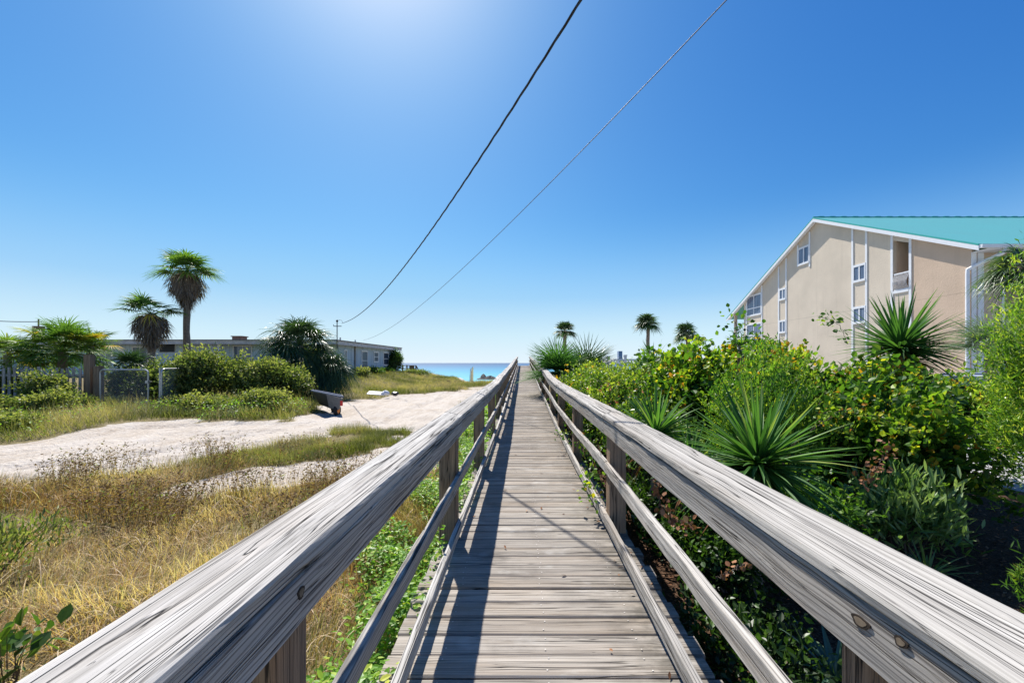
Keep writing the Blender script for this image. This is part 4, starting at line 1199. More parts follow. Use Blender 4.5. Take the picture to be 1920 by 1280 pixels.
# --- left hand shrubs
shrub('green_shrub', 'big rounded green shrub just right of the chain link gates', (-13.1, 17.0), 1.8, 1.4, 1.85, 340, 32, .12, 'olive', seed=31, tmean=.46, tsd=.24, cr=.26, shoots=120, amp=.34)
shrub('green_shrub', 'wide sprawling green shrub left of the dump cart', (-10.9, 17.4), 1.7, 1.4, 1.45, 320, 32, .12, 'olive', seed=32, tmean=.52, tsd=.24, cr=.26, shoots=120, amp=.38)
shrub('green_shrub', 'lighter low shrub spilling onto the sand beside the dump cart', (-9.9, 15.4), 1.1, .8, .28, 190, 28, .09, 'olive', seed=33, tmean=.68, tsd=.22, cr=.2, shoots=70, amp=.35)
shrub('green_shrub', 'low yellow green shrub in front of the rounded shrub by the gate', (-12.0, 14.9), 1.3, .7, .15, 190, 28, .09, 'olive', seed=34, tmean=.62, tsd=.22, cr=.2, shoots=70, amp=.35)
shrub('green_shrub', 'shrub seen through the mesh of the closed chain link gate', (-16.3, 17.6), 1.9, 1.0, 1.35, 360, 32, .11, 'olive', seed=35, tmean=.36, cr=.26)
shrub('green_shrub', 'leafy creeper bush growing over the right end of the wooden fence', (-18.8, 15.7), 1.2, .45, .95, 170, 26, .10, 'olive', seed=36, tmean=.6, cr=.2, amp=.4)
shrub('green_shrub', 'creeper bush growing over the left end of the wooden fence', (-21.7, 16.6), 1.5, .4, 1.15, 170, 26, .10, 'olive', seed=37, tmean=.58, cr=.2, amp=.4)
shrub('green_shrub', 'green shrub against the house front near the white window', (-15.2, 28.5), 1.5, 1.2, 2.35, 220, 26, .17, 'olive', seed=38, tmean=.5, cr=.33)
shrub('wall_creeper', 'dark green creeper climbing the seaward corner of the blue house', (-14.5, 45.3), .6, 1.2, 2.9, 260, 26, .14, 'bush', base=-.3, seed=39, tmean=.28, cr=.25)
shrub('green_shrub', 'small dark bush at the foot of the house side wall', (-14.3, 38.0), .7, 1.6, .85, 130, 24, .13, 'bush', seed=40, tmean=.3, cr=.25)
shrub('green_shrub', 'yellow green bush near the drain pipe of the blue house', (-13.6, 33.5), .6, .8, .9, 100, 22, .13, 'olive', seed=41, tmean=.7, cr=.25, amp=.4)
shrub('green_shrub', 'second dark bush along the house side wall by the middle window', (-14.3, 42.0), .6, 1.3, .75, 110, 22, .13, 'bush', seed=42, tmean=.35, cr=.25)
shrub('green_shrub', 'scrub clump on the dune crest next to the house stairs', (-12.2, 46.0), 1.6, 1.2, .45, 120, 22, .13, 'olive', seed=43, tmean=.42, cr=.3, amp=.4)
shrub('weed_bush', 'tall green weed bush on the verge in front of the left end of the fence', (-19.2, 13.6), 1.6, .8, .35, 190, 28, .09, 'olive', seed=46, tmean=.5, tsd=.24, cr=.2, shoots=120, amp=.45)
shrub('weed_bush', 'ragged weed bush at the foot of the tall fence post', (-16.9, 14.4), 1.1, .6, .30, 150, 28, .09, 'olive', seed=47, tmean=.55, tsd=.24, cr=.2, shoots=90, amp=.45)
shrub('weed_bush', 'yellowish weed bush nearest the sand at the left edge', (-14.8, 11.2), 1.5, .7, -.02, 150, 26, .08, 'olive', seed=48, tmean=.7, tsd=.22, cr=.2, shoots=90, amp=.45)
shrub('broadleaf_weed', 'broad leaved green weed at the lower left corner', (-2.95, 2.30), .11, .14, -.06, 12, 5, .085, 'bush', seed=44, tmean=.55, wide=.6, cr=.07, stems=3)
shrub('green_weed', 'light green weed clump at the left edge of the dry grass', (-4.35, 3.2), .30, .6, .12, 100, 20, .065, 'olive', seed=45, tmean=.60, wide=.2, upright=1.2, cr=.12, stems=5, amp=.4)

# ------------------------------------------------------------------ spiky plants and palms
def yucca(name, label, c, L, n=110, W=.045, seed=1, mat='yucca', cat='yucca', lowest=-.35, stem=True, tmean=.5, group=None, droop=.12, spread=1.0, fold=.22):
    r = np.random.RandomState(seed)
    c = np.array(c, float)
    root = empty(name, tuple(c), label, cat, group)
    u = norm(r.randn(n * 3, 3)); el = u[:, 2]
    u = u[el > lowest][:n]
    u[:, :2] *= spread; u = norm(u + np.array([r.uniform(-.18, .18), r.uniform(-.18, .18), 0]) + r.randn(len(u), 3) * .05)
    m = len(u)
    el = np.clip(u[:, 2], 0, 1)
    LL = L * (.62 + .38 * r.rand(m) ** .7) * (.85 + .15 * el)
    p = c + u * .03 + np.array([0, 0, .02]) * el[:, None]
    t = np.clip(tmean + r.randn(m) * .16 + .15 * (el - .5), 0, 1)
    b = MB(); b.blades(p, u, LL, W * (.7 + .5 * r.rand(m)), droop * (1.3 - el) * r.uniform(.2, 2.4, m), t, seg=6, fold=fold, belly=.3, tipt=.08)
    b.build('leaves', LEAF[mat], root)
    if stem:
        b = MB(); q_ = max(14, n // 7); a_ = r.rand(q_) * 6.28
        b.blades(c - np.array([0, 0, .04]) - np.array([0, 0, .10]) * r.rand(q_)[:, None], np.stack([np.cos(a_), np.sin(a_), -r.uniform(.2, 1.4, q_)], -1), L * r.uniform(.4, .75, q_), W * .8, .35, r.rand(q_), seg=5, fold=fold)
        b.build('dead_leaves', LEAF['dead'], root)
        g_ = gz(c[0], c[1]); b = MB()
        zz_ = np.linspace(g_ - .05, c[2] + .03, 8); b.tube(np.stack([c[0] + .03 * np.sin(zz_ * 5), c[1] + .02 * np.cos(zz_ * 4), zz_], -1), [.06]*7 + [.04], 8)
        b.build('trunk', M['bark'], root)
    return root

yucca('yucca', 'large spiky green yucca close behind the right handrail', (1.98, 3.35, .58), .88, 240, .058, 51, tmean=.52, lowest=-.4)
yucca('yucca', 'smaller spiky yucca left of the large one beside the handrail', (1.50, 4.5, .62), .74, 150, .052, 52, tmean=.48)
yucca('yucca', 'low spiky yucca squeezed between the handrail and the largest yucca', (1.62, 3.85, .42), .55, 100, .038, 53, tmean=.42)
yucca('yucca', 'spiky yucca tip standing in front of the tallest distant palm', (2.95, 9.0, 1.45), .62, 80, .04, 54, tmean=.35, lowest=-.1)
yucca('yucca', 'big spiky yucca head rising above the hedge in front of the gable wall', (6.15, 6.5, 1.66), 1.15, 230, .075, 55, tmean=.42, lowest=-.3, mat='yucca')
yucca('yucca', 'leaning spiky yucca head just right of the big one above the hedge', (6.5, 6.75, 1.50), .78, 130, .065, 62, tmean=.36, lowest=-.35)
yucca('yucca', 'short yucca spikes poking out of the vines below the gable wall', (3.82, 7.0, 1.72), .38, 50, .035, 56, tmean=.4, lowest=.1)
yucca('yucca', 'bright green upright yucca blades in the far flowering shrubs', (2.15, 9.4, .85), .5, 50, .04, 57, tmean=.75, lowest=.3)
yucca('yucca', 'yucca tuft in shadow behind the dark vine shrub', (4.9, 5.6, .95), .6, 90, .05, 58, tmean=.2, lowest=-.3)
yucca('grass_clump', 'yellow green strap-leaved clump on the mulch right of the handrail', (3.55, 3.5, gz(3.55, 3.5) + .02), .42, 60, .028, 59, mat='lance', cat='plant', lowest=.25, stem=False, droop=.45, tmean=.62)
yucca('striped_plant', 'striped strap-leaved plant on the ground below the right handrail', (1.85, 2.35, gz(1.85, 2.35) + .05), .48, 46, .05, 60, mat='stripe', cat='plant', lowest=.05, stem=False, droop=.6, tmean=.5)
yucca('striped_plant', 'second striped strap-leaved plant half hidden by the near right post', (1.75, 1.75, gz(1.75, 1.75) + .05), .40, 40, .045, 61, mat='stripe', cat='plant', lowest=.05, stem=False, droop=.6, tmean=.45)

def fan_fronds(b, c, dirs, pet, R_, r, nleaf=26, arc=2.1, W=.04, tmean=.5, droop=.35, tsd=.12, seg=4, sag=.15):
    """palmate leaves: petiole of length pet along dirs, then leaflets spread over an arc"""
    for q, d in enumerate(dirs):
        d = norm(d); 
        side = norm(np.cross(d, np.array([0, 0, 1.0]) + r.randn(3) * .12)); up = np.cross(side, d)
        pl = pet * r.uniform(.8, 1.1)
        hub = c + d * pl - np.array([0, 0, 1.0]) * sag * pl * (1 - d[2] * .5)
        fd = norm(d - np.array([0, 0, 1.0]) * sag * 1.2)
        up2 = np.cross(side, fd)
        b.tube([c, c * .5 + hub * .5 + np.array([0, 0, .03 * pl]), hub], .012 * (R_ / .8), 4, t=tmean + .2, cap=False)
        a = np.linspace(-arc, arc, nleaf) + r.randn(nleaf) * .03
        dd = np.cos(a)[:, None] * fd + np.sin(a)[:, None] * side + up2 * (.18 * np.abs(np.sin(a)))[:, None]
        LL = R_ * (1 - .28 * (np.abs(a) / arc) ** 2) * r.uniform(.85, 1.08, nleaf)
        tq = np.clip(tmean + r.randn() * tsd, 0, 1)
        sv = np.cross(norm(dd), up2)
        b.blades(np.tile(hub, (nleaf, 1)), dd, LL, W, droop * r.uniform(.6, 1.4, nleaf), np.clip(tq + r.randn(nleaf) * .06, 0, 1), seg=seg, fold=.18, sidev=sv, belly=.35)

def palm(name, label, c, ground, nfr, pet, R_, trunk_r, seed, mat='palm', cat='palm tree', skirt=0, W=.04, tmean=.5, lowest=-.2, group=None, tmaxel=1.0, droop=.35, nleaf=26, yellow=0, lean=(0, 0)):
    r = np.random.RandomState(seed); c = np.array(c, float)
    root = empty(name, (c[0] + lean[0], c[1], ground), label, cat, group)
    b = MB()
    zz_ = np.linspace(ground - .1, c[2], 14); f = (zz_ - zz_[0]) / (zz_[-1] - zz_[0])
    b.tube(np.stack([c[0] + lean[0] * (1 - f) + .02 * np.sin(zz_ * 3), c[1] + 0 * zz_, zz_], -1), trunk_r * (1.15 - .3 * f) * (1 + .07 * np.sin(zz_ * 14)), 10)
    b.build('trunk', M['bark'], root)
    u = norm(r.randn(nfr * 4, 3)); u = u[(u[:, 2] > lowest) & (u[:, 2] < tmaxel)][:nfr]
    b = MB(); fan_fronds(b, c, u, pet, R_, r, nleaf=nleaf, W=W, tmean=tmean, droop=droop)
    b.build('crown', LEAF[mat], root)
    if yellow:
        b = MB(); uy = norm(r.randn(yellow * 3, 3)); uy[:, 2] = r.uniform(-.3, .2, len(uy)); fan_fronds(b, c, uy[:yellow], pet, R_ * .9, r, nleaf=20, W=W, tmean=.97, droop=.5, tsd=.02)
        b.build('yellow_fronds', LEAF['palm'], root)
    if skirt > 0:
        b = MB(); n = 900
        a = r.rand(n) * 6.28; h = r.rand(n)
        prof = np.sin(np.clip(.18 + h * .95, 0, 1) * math.pi) ** .8
        rad = trunk_r + R_ * .62 * prof * r.uniform(.5, 1, n)
        p = np.stack([c[0] + np.cos(a) * rad, c[1] + np.sin(a) * rad, c[2] - .1 - h * skirt], -1)
        d = np.stack([np.cos(a) * .4, np.sin(a) * .4, -np.ones(n)], -1) + r.randn(n, 3) * .3
        b.blades(p, d, .35 + .35 * r.rand(n), .07, .1, np.clip(.5 + r.randn(n) * .3, 0, 1), seg=3, fold=.2)
        b.tube(np.stack([np.full(8, c[0]), np.full(8, c[1]), np.linspace(c[2], c[2] - skirt * 1.02, 8)], -1), [trunk_r, R_*.42, R_*.55, R_*.60, R_*.56, R_*.46, R_*.30, trunk_r], 12, t=.3)
        b.build('dead_frond_skirt', LEAF['skirt'], root)
    return root

q = at(350, 512, 26); palm('fan_palm', 'taller fan palm with a grey skirt of dead fronds behind the left shrubs', (q.x, 26, q.z + .1), .2, 24, 1.0, 1.3, .19, 71, skirt=2.0, W=.10, tmean=.5, lowest=-.15, droop=.35)
q = at(284, 592, 24); palm('fan_palm', 'shorter fan palm with one yellow frond left of the taller one', (q.x, 24, q.z + .1), .2, 16, .95, 1.1, .19, 72, skirt=1.6, W=.09, tmean=.45, lowest=-.1, yellow=1, droop=.35)
q = at(562, 655, 21); palm('bushy_palm', 'broad dark green palm drooping to the ground behind the dump cart', (q.x, 21, q.z + .2), gz(q.x, 21), 95, 1.15, 1.35, .2, 73, mat='darkpalm', W=.06, tmean=.45, lowest=-.9, droop=.6)
q = at(545, 690, 21.5); palm('bushy_palm', 'lower companion palm filling the left foot of the broad dark palm', (q.x - .3, 21.6, q.z), gz(q.x, 21), 40, .7, 1.15, .15, 74, mat='darkpalm', W=.055, tmean=.35, lowest=-.5, droop=.8)
q = at(620, 690, 21); palm('bushy_palm', 'dark palm skirt hanging at the right foot of the broad dark palm', (q.x, 21, q.z), gz(q.x, 21), 40, .6, 1.15, .15, 75, mat='darkpalm', W=.055, tmean=.35, lowest=-.9, droop=.9)
q = at(118, 645, 18); palm('palmetto', 'large bushy palmetto behind the wooden fence', (q.x, 18, q.z - .35), gz(q.x, 18), 70, 1.15, 1.0, .16, 76, W=.06, tmean=.58, lowest=-.35, droop=.35)
q = at(170, 645, 18.3); palm('palmetto', 'palmetto with yellowing fronds right of the large one by the fence post', (q.x, 18.3, q.z - .1), gz(q.x, 18), 16, .75, .7, .14, 77, W=.06, tmean=.66, lowest=-.1, yellow=2)
q = at(15, 665, 17.5); palm('palmetto', 'yellow green palmetto cut by the left edge of the picture', (q.x, 17.5, q.z), gz(q.x, 17.5), 18, .6, .85, .14, 78, W=.06, tmean=.72, lowest=-.1, yellow=2)
q = at(245, 672, 17.6); palm('palmetto', 'small dark palmetto showing over the closed chain link gate', (q.x, 17.6, q.z - .3), gz(q.x, 17.6), 14, .4, .75, .1, 79, mat='darkpalm', W=.06, tmean=.5, lowest=.0)
# right: palmettos by the rail, distant palms
q = at(1040, 700, 15); palm('palmetto', 'spiky palmetto right beside the far handrail', (q.x + .1, 15, q.z), gz(q.x, 15), 34, .55, 1.25, .1, 81, W=.05, tmean=.42, lowest=-.15, droop=.12, mat='yucca')
q = at(1100, 698, 16.2); palm('palmetto', 'second spiky palmetto to the right of the one at the handrail', (q.x, 16.2, q.z), gz(q.x, 16), 30, .55, 1.3, .1, 82, W=.05, tmean=.36, lowest=-.05, droop=.12, mat='darkpalm')
for i, (px, py, Y, R_, lab, tl) in enumerate(((1059, 620, 45, 1.0, 'distant palm with a round crown above the handrail palmettos', 0),
                                    (1215, 606, 42, 1.15, 'tallest distant palm with a slim trunk above the hedge', 0),
                                    (1290, 625, 36, .95, 'distant palm partly hidden behind the vine tops', 0))):
    q = at(px, py, Y); palm('cabbage_palm', lab, (q.x, Y, q.z), gz(q.x, Y), 34, .7, R_, .22 if i != 1 else .18, 83 + i, mat='darkpalm', W=.13, tmean=.55, lowest=-.35, droop=.45, nleaf=20, group='distant palms beyond the hedge')
q = at(1858, 650, 9.5); palm('silver_palmetto', 'silvery grey green palmetto in front of the white downspout', (q.x, 9.5, q.z), gz(q.x, 9.5), 34, .40, .78, .1, 87, mat='silver', W=.03, tmean=.5, lowest=-.1, droop=.2)
q = at(1925, 498, 9.5); palm('cabbage_palm', 'dark palm crown in front of the upper balcony at the right edge', (q.x, 9.5, q.z), gz(q.x, 9.5), 34, .45, .65, .15, 88, mat='darkpalm', W=.045, tmean=.65, lowest=-.7, droop=.6)

# ------------------------------------------------------------------ vines on the railing, dead twigs
def vine(name, label, pts, n, size, mat, seed, cat='vine', tmean=.6, spread=.05, tsd=.2, wide=.75):
    r = np.random.RandomState(seed); pts = np.array(pts, float)
    s = np.linspace(0, 1, 40); k_ = np.linspace(0, 1, len(pts))
    Q = np.stack([np.interp(s, k_, pts[:, i]) for i in range(3)], -1)
    Q[1:-1] += r.randn(38, 3) * .008
    root = empty(name, tuple(pts[0]), label, cat)
    b = MB(); b.tube(Q, .0035, 5); b.build('stem', M['stem'], root)
    i = r.randint(0, 40, n); p = Q[i] + r.randn(n, 3) * spread
    b = MB(); L = size * r.uniform(.6, 1.3, n)
    b.leaves(p, r.randn(n, 3) + np.array([0, 0, -.3]), norm(r.randn(n, 3) * .6 + np.array([-.2, -.3, 1])), L, L * wide, np.clip(tmean + r.randn(n) * tsd, 0, 1))
    b.build('leaves', LEAF[mat], root)
vine('creeping_vine', 'leafy vine creeping through the right rails past the second post', [(.98, 4.4, -.2), (.80, 4.15, .25), (.70, 4.0, .45), (.62, 3.8, .3), (.66, 3.7, .12)], 120, .045, 'vine', 91, tmean=.62)
vine('creeping_vine', 'small vine sprig reaching over the bottom rail farther along the walk', [(.9, 6.9, -.1), (.74, 6.7, .3), (.62, 6.5, .28), (.52, 6.4, .30)], 60, .045, 'vine', 92, tmean=.55)
vine('creeping_vine', 'vine climbing between the rails behind the second right post', [(1.0, 5.6, -.3), (.82, 5.4, .3), (.84, 5.2, .5), (.80, 4.9, .3)], 110, .045, 'vine', 93, tmean=.5)
vine('hanging_vine', 'arching garland of round yellow green leaves right of the large yucca', [at(1530,775,4.0), at(1580,770,4.0), at(1640,780,3.95), at(1690,800,3.9), at(1735,815,3.9)], 170, .05, 'vine', 94, tmean=.68, spread=.03)
vine('hanging_vine', 'second lower vine strand with small leaves behind the large yucca', [at(1540,790,3.9), at(1570,800,3.9), at(1600,806,3.85)], 70, .045, 'vine', 95, tmean=.62, spread=.03)
vine('vine_sprig', 'vine sprig standing up above the hedge at the foot of the gable wall', [at(1590,645,6.4), at(1575,610,6.4), at(1550,596,6.4), at(1538,594,6.4)], 60, .075, 'vine', 96, tmean=.55, spread=.06)
vine('vine_sprig', 'leafy sprig above the hedge left of the porch column', [at(1400,650,6.3), at(1388,620,6.3), at(1375,600,6.3)], 80, .075, 'vine', 97, tmean=.42, spread=.12)
vine('dead_twig', 'grey bare forked twig in front of the dark vine shrub', [at(1470,850,3.7), at(1500,822,3.7), at(1535,798,3.7), at(1560,782,3.7)], 8, .03, 'dead', 101, cat='twig', tmean=.6, spread=.012)
vine('dead_twig', 'dead twig with curled brown leaves between the dark shrubs right of the yucca', [at(1620,905,3.4), at(1640,880,3.4), at(1660,855,3.4), at(1668,830,3.4)], 60, .045, 'dead', 98, cat='twig', tmean=.45, spread=.03)
vine('dead_twig', 'drooping twig of rust brown leaves below the right handrail', [at(1232,905,2.9), at(1238,945,2.9), at(1265,975,2.9), at(1300,985,2.9)], 90, .04, 'dead', 99, cat='twig', tmean=.4, spread=.025)
vine('dead_twig', 'small bare twig with a few brown leaves above the dark ground', [at(1345,1085,2.5), at(1375,1065,2.5), at(1405,1055,2.5)], 22, .035, 'dead', 100, cat='twig', tmean=.55, spread=.012)

# ------------------------------------------------------------------ fence and gates on the left
fe = empty('wooden_fence', (-21, 16.1, -.4), 'weathered grey wooden picket fence overgrown with creepers at the far left', 'fence')
Yf = 16.1
pk = MB(); px = -60
r_ = np.random.RandomState(5)
while px < 152:
    q = at(px, 690 + r_.uniform(-3, 2), Yf); g0 = gz(q.x, Yf); w = .11
    tl = r_.uniform(-.03, .03)
    v = [(q.x-w/2, Yf, g0-.1), (q.x+w/2, Yf, g0-.1), (q.x+w/2+tl, Yf, q.z), (q.x-w/2+tl, Yf, q.z)]
    v += [(a, Yf + .025, c_) for a, b_, c_ in v]
    pk.add(v, [(0,1,2,3),(7,6,5,4),(0,4,5,1),(1,5,6,2),(2,6,7,3),(3,7,4,0)], r_.rand())
    px += 11
pk.build('picket_panel', M['fencewood'], fe)
b = MB(); xa, xz = at(-60, 0, Yf).x, at(157, 0, Yf).x
b.box((xa, Yf + .028, .9), (xz, Yf + .07, .99)); b.box((xa, Yf + .028, -.1), (xz, Yf + .07, -.01)); b.build('rail', M['fencewood'], fe)
for px_, tp in ((165, 665), (182, 686)):
    q = at(px_, tp, Yf); b = MB(); wd = .13 if tp < 680 else .12
    b.box((q.x - wd, Yf - .05, gz(q.x, Yf) - .2), (q.x + wd, Yf + .16, q.z)); b.build('post', M['post'], fe)

def gate(label, A_, B_, z0, z1, miss=False):
    A_ = Vector(A_); B_ = Vector(B_); d = (B_ - A_).normalized(); w = (B_ - A_).length
    root = empty('chain_link_gate', (A_.x, A_.y, z0), label, 'gate', 'chain link gates')
    def P_(s, z): q = A_ + d * s; return (q.x, q.y, z)
    rr = .14; pts = []
    for cx_, cz_, a0 in ((w - rr, z1 - rr, 0), (rr, z1 - rr, 90), (rr, z0 + rr, 180), (w - rr, z0 + rr, 270)):
        for a in (0, 30, 60, 90):
            t = math.radians(a0 + a); pts.append(P_(cx_ + rr * math.cos(t), cz_ + rr * math.sin(t)))
    pts.append(pts[0])
    b = MB(); b.tube(pts, .028, 8, cap=False); b.build('frame', M['galv'], root)
    b = MB(); st = .085; H = z1 - z0
    for k2 in np.arange(-H, w, st):
        for sgn in (1, -1):
            s0, s1 = k2, k2 + H
            a0, a1 = max(s0, 0), min(s1, w)
            if a1 - a0 < .05: continue
            if sgn > 0: q0, q1 = P_(a0, z0 + (a0 - s0)), P_(a1, z0 + (a1 - s0))
            else: q0, q1 = P_(a0, z1 - (a0 - s0)), P_(a1, z1 - (a1 - s0))
            b.tube([q0, q1], .0028, 4, cap=False)
    b.build('chain_mesh', M['galv'], root)
    b = MB()
    q = P_(w - .02, 0); b.box((q[0]-.05, q[1]-.06, z0+H*.68), (q[0]+.05, q[1]+.06, z0+H*.74)); b.box((q[0]-.05, q[1]-.06, z0+H*.2), (q[0]+.05, q[1]+.06, z0+H*.25)); b.build('hinge', M['galv'], root)
q0, q1 = at(188, 0, 15.6), at(296, 0, 15.6)
gate('galvanised chain link gate closed and facing the sand track', (q0.x, 15.6, 0), (q1.x, 15.2, 0), -.40, 1.18)
q0 = at(303, 0, 15.0); gate('galvanised chain link gate swung open and seen nearly edge-on', (q0.x, 15.0, 0), (q0.x - .35, 17.0, 0), -.42, 1.22)
b = MB(); q = at(300, 0, 15.15); b.tube([(q.x, 15.15, -.6), (q.x, 15.15, 1.25)], .035, 8); tag(b.build('gate_post', M['galv']), 'galvanised post between the two chain link gates', 'post')

# ------------------------------------------------------------------ dump cart
cc = at(612, 745, 15.2)
cart = empty('dump_cart', (cc.x, 15.2, gz(cc.x, 15.2)), 'black plastic dump cart parked on the sand by the dark palm', 'cart')
def P3(px, py, Y): q = at(px, py, Y); return (q.x, q.y, q.z)
b = MB()
# tub: four top corners, four bottom corners (tipped a little towards the track), with thickness
T = [P3(584,732,15.6), P3(643,744,14.9), P3(640,741,15.9), P3(588,731,16.4)]
Bm = [P3(598,757,15.6), P3(633,771,15.05), P3(632,764,15.75), P3(601,752,16.1)]
n0 = b.n
def lerp(a, c_, t): return tuple(np.array(a) * (1 - t) + np.array(c_) * t)
rows = []
for t in np.linspace(0, 1, 7):
    bulge = .12 * math.sin(t * math.pi)
    ring = []
    cen = np.mean([lerp(T[i], Bm[i], t) for i in range(4)], 0)
    for i in range(4):
        p0 = np.array(lerp(T[i], Bm[i], t)); p1 = np.array(lerp(T[(i+1) % 4], Bm[(i+1) % 4], t))
        for s_ in (0.06, .3, .5, .7, .94):
            q = p0 * (1 - s_) + p1 * s_; q = cen + (q - cen) * (1 + bulge * .5)
            ring.append(q)
    rows.append(ring)
ring = np.array(rows[-1]); m_ = len(ring)
V = np.array(rows); V = np.concatenate([V, V[:, :1]], 1)
b.grid(V, .5)
b.f.append(np.array([6 * (m_ + 1) + np.arange(m_)]))
cen = np.mean(np.array(rows[0]), 0)
Vi = V.copy(); 
for a in range(7):
    c0 = np.mean(V[a], 0); Vi[a] = c0 + (V[a] - c0) * .95
Vi[-1, :, 2] += .02
b.grid(Vi[:, ::-1], .5); b.f.append(np.array([b.n - (m_ + 1) + np.arange(m_)]))
tub = b.build('tub', M['tray'], cart)
b = MB(); rim = np.array(rows[0] + [rows[0][0]]); b.tube(rim, .032, 8, cap=False); b.build('rim', plain('rim_highlight_grey', (.20,.21,.24), .3, .6), cart)  # lighter grey puts the rim highlights into its colour
b = MB(); fp = [P3(613,739.5,15.20), P3(642,746,14.86), P3(635,768,15.0), P3(617,763,15.28)]
nn = np.array([0, -.03, 0]); b.add([tuple(np.array(p_) + nn) for p_ in fp] + [tuple(np.array(p_) + np.array([0, .05, 0])) for p_ in fp], [(0,3,2,1),(4,5,6,7),(0,1,5,4),(1,2,6,5),(2,3,7,6),(3,0,4,7)])
b.build('end_panel', plain('dusty_grey_plastic', (.17,.165,.16), .6, .3, var=.5, vscale=9), cart)
def wheel(cx_, cy_, cz_, R_, w, side):
    n = 20; a = np.linspace(0, 2 * math.pi, n + 1)
    b = MB()
    prof = [(-w/2, .62), (-w/2, .93), (-w/4, 1), (w/4, 1), (w/2, .93), (w/2, .62)]
    V = np.zeros((n + 1, len(prof), 3))
    for j, (u, rr) in enumerate(prof):
        V[:, j, 0] = cx_ + u; V[:, j, 1] = cy_ + np.cos(a) * R_ * rr; V[:, j, 2] = cz_ + np.sin(a) * R_ * rr
    b.grid(V); tyre = b.build('wheel', M['rubber'], cart)
    b = MB(); b.tube([(cx_ - w * .35, cy_, cz_), (cx_ + w * .42, cy_, cz_)], R_ * .62, 16); b.build('hub', M['orange'] if side else M['black'], tyre)
gg = gz(cc.x, 15.2)
wq = at(626, 766, 15.1)
wheel(wq.x + .10, 15.15, gg + .20, .20, .13, True)
wheel(wq.x - .45, 16.1, gg + .20, .20, .13, False)
b = MB(); b.tube([(wq.x + .05, 15.15, gg + .2), (wq.x - .42, 16.1, gg + .2)], .02, 6)
b.tube([(wq.x - .2, 15.6, gg + .2), (wq.x - .2, 15.6, gg + .42)], .03, 6); b.build('axle', M['black'], cart)
b = MB(); q = P3(641, 752, 14.86); b.box((q[0] - .05, q[1] - .03, q[2] - .17), (q[0] + .03, q[1] + .02, q[2] + .02)); b.build('red_marker', M['red'], cart)

# dumped board and bags on the bank
q = at(706, 730, 21.5); z_ = gz(q.x, 21.5)
b = MB(); b.add([(q.x-.5,21.4,z_+.30),(q.x+.5,21.2,z_+.26),(q.x+.5,21.6,z_+.38),(q.x-.5,21.8,z_+.42),(q.x-.5,21.4,z_+.26),(q.x+.5,21.2,z_+.22),(q.x+.5,21.6,z_+.34),(q.x-.5,21.8,z_+.38)], [(0,1,2,3),(7,6,5,4),(0,4,5,1),(1,5,6,2),(2,6,7,3),(3,7,4,0)])
tag(b.build('board', M['white']), 'short white board lying in the bank grass', 'board')
def lump(name, label, c, r, mat, cat, seed, sq=.6):
    n, m = 12, 16; V = np.zeros((n + 1, m + 1, 3)); r_ = np.random.RandomState(seed); off = r_.rand(3) * 9
    for i in range(n + 1):
        for j in range(m + 1):
            th = math.pi * i / n; ph = 2 * math.pi * j / m
            d = np.array([math.sin(th) * math.cos(ph), math.sin(th) * math.sin(ph), math.cos(th)])
            k_ = .75 + .5 * float(vnoise(np.array([d[0] * 2 + off[0] + d[2]]), np.array([d[1] * 2 + off[1]]), seed)[0])
            V[i, j] = np.array(c) + d * np.array([r, r * .8, r * sq]) * k_
    b = MB(); b.grid(V); return tag(b.build(name, M[mat], smooth=True), label, cat)
q = at(723, 729, 21.5); lump('plastic_sack', 'crumpled white plastic sack in the bank grass', (q.x, 21.4, gz(q.x, 21.4) + .30), .22, 'whitevinyl', 'bag', 3)
q = at(742, 733, 21.5); lump('plastic_sack', 'black plastic sack beside the white one in the bank grass', (q.x, 21.4, gz(q.x, 21.4) + .26), .19, 'black', 'bag', 4)

# ------------------------------------------------------------------ beach things
Yb3 = 94.0
gb = gz(-14, Yb3)
M['flag'] = plain('pale_yellow_cloth', (.80,.78,.45), .8)
M['blue'] = plain('blue_cloth', (.03,.22,.62), .8)
def umbrella(px, py, label, c1, c2):
    q = at(px, py, Yb3); g0 = gz(q.x, Yb3)
    root = empty('beach_umbrella', (q.x, Yb3, g0), label, 'umbrella', 'beach umbrellas by the water')
    b = MB(); b.tube([(q.x, Yb3, g0), (q.x, Yb3, q.z)], .03, 6); b.build('pole', M['white'], root)
    for k_, mt in ((0, c1), (1, c2)):
        b = MB()
        for s_ in range(8):
            if s_ % 2 != k_: continue
            a0, a1 = s_ * math.pi / 4, (s_ + 1) * math.pi / 4; R_ = 1.05
            for (r0, z0_), (r1, z1_) in (((0.001, 0), (.55, -.14)), ((.55, -.14), (R_, -.48))):
                v = [(q.x + r0*math.cos(a0), Yb3 + r0*math.sin(a0), q.z+z0_), (q.x + r1*math.cos(a0), Yb3 + r1*math.sin(a0), q.z+z1_),
                     (q.x + r1*math.cos(a1), Yb3 + r1*math.sin(a1), q.z+z1_), (q.x + r0*math.cos(a1), Yb3 + r0*math.sin(a1), q.z+z0_)]
                b.add(v, [(0,1,2,3)])
        b.build('canopy', M[mt], root)
umbrella(862, 708, 'red and white striped beach umbrella above the dune edge', 'red', 'whitevinyl')
umbrella(828, 711, 'blue beach umbrella left of the red and white one', 'blue', 'blue')
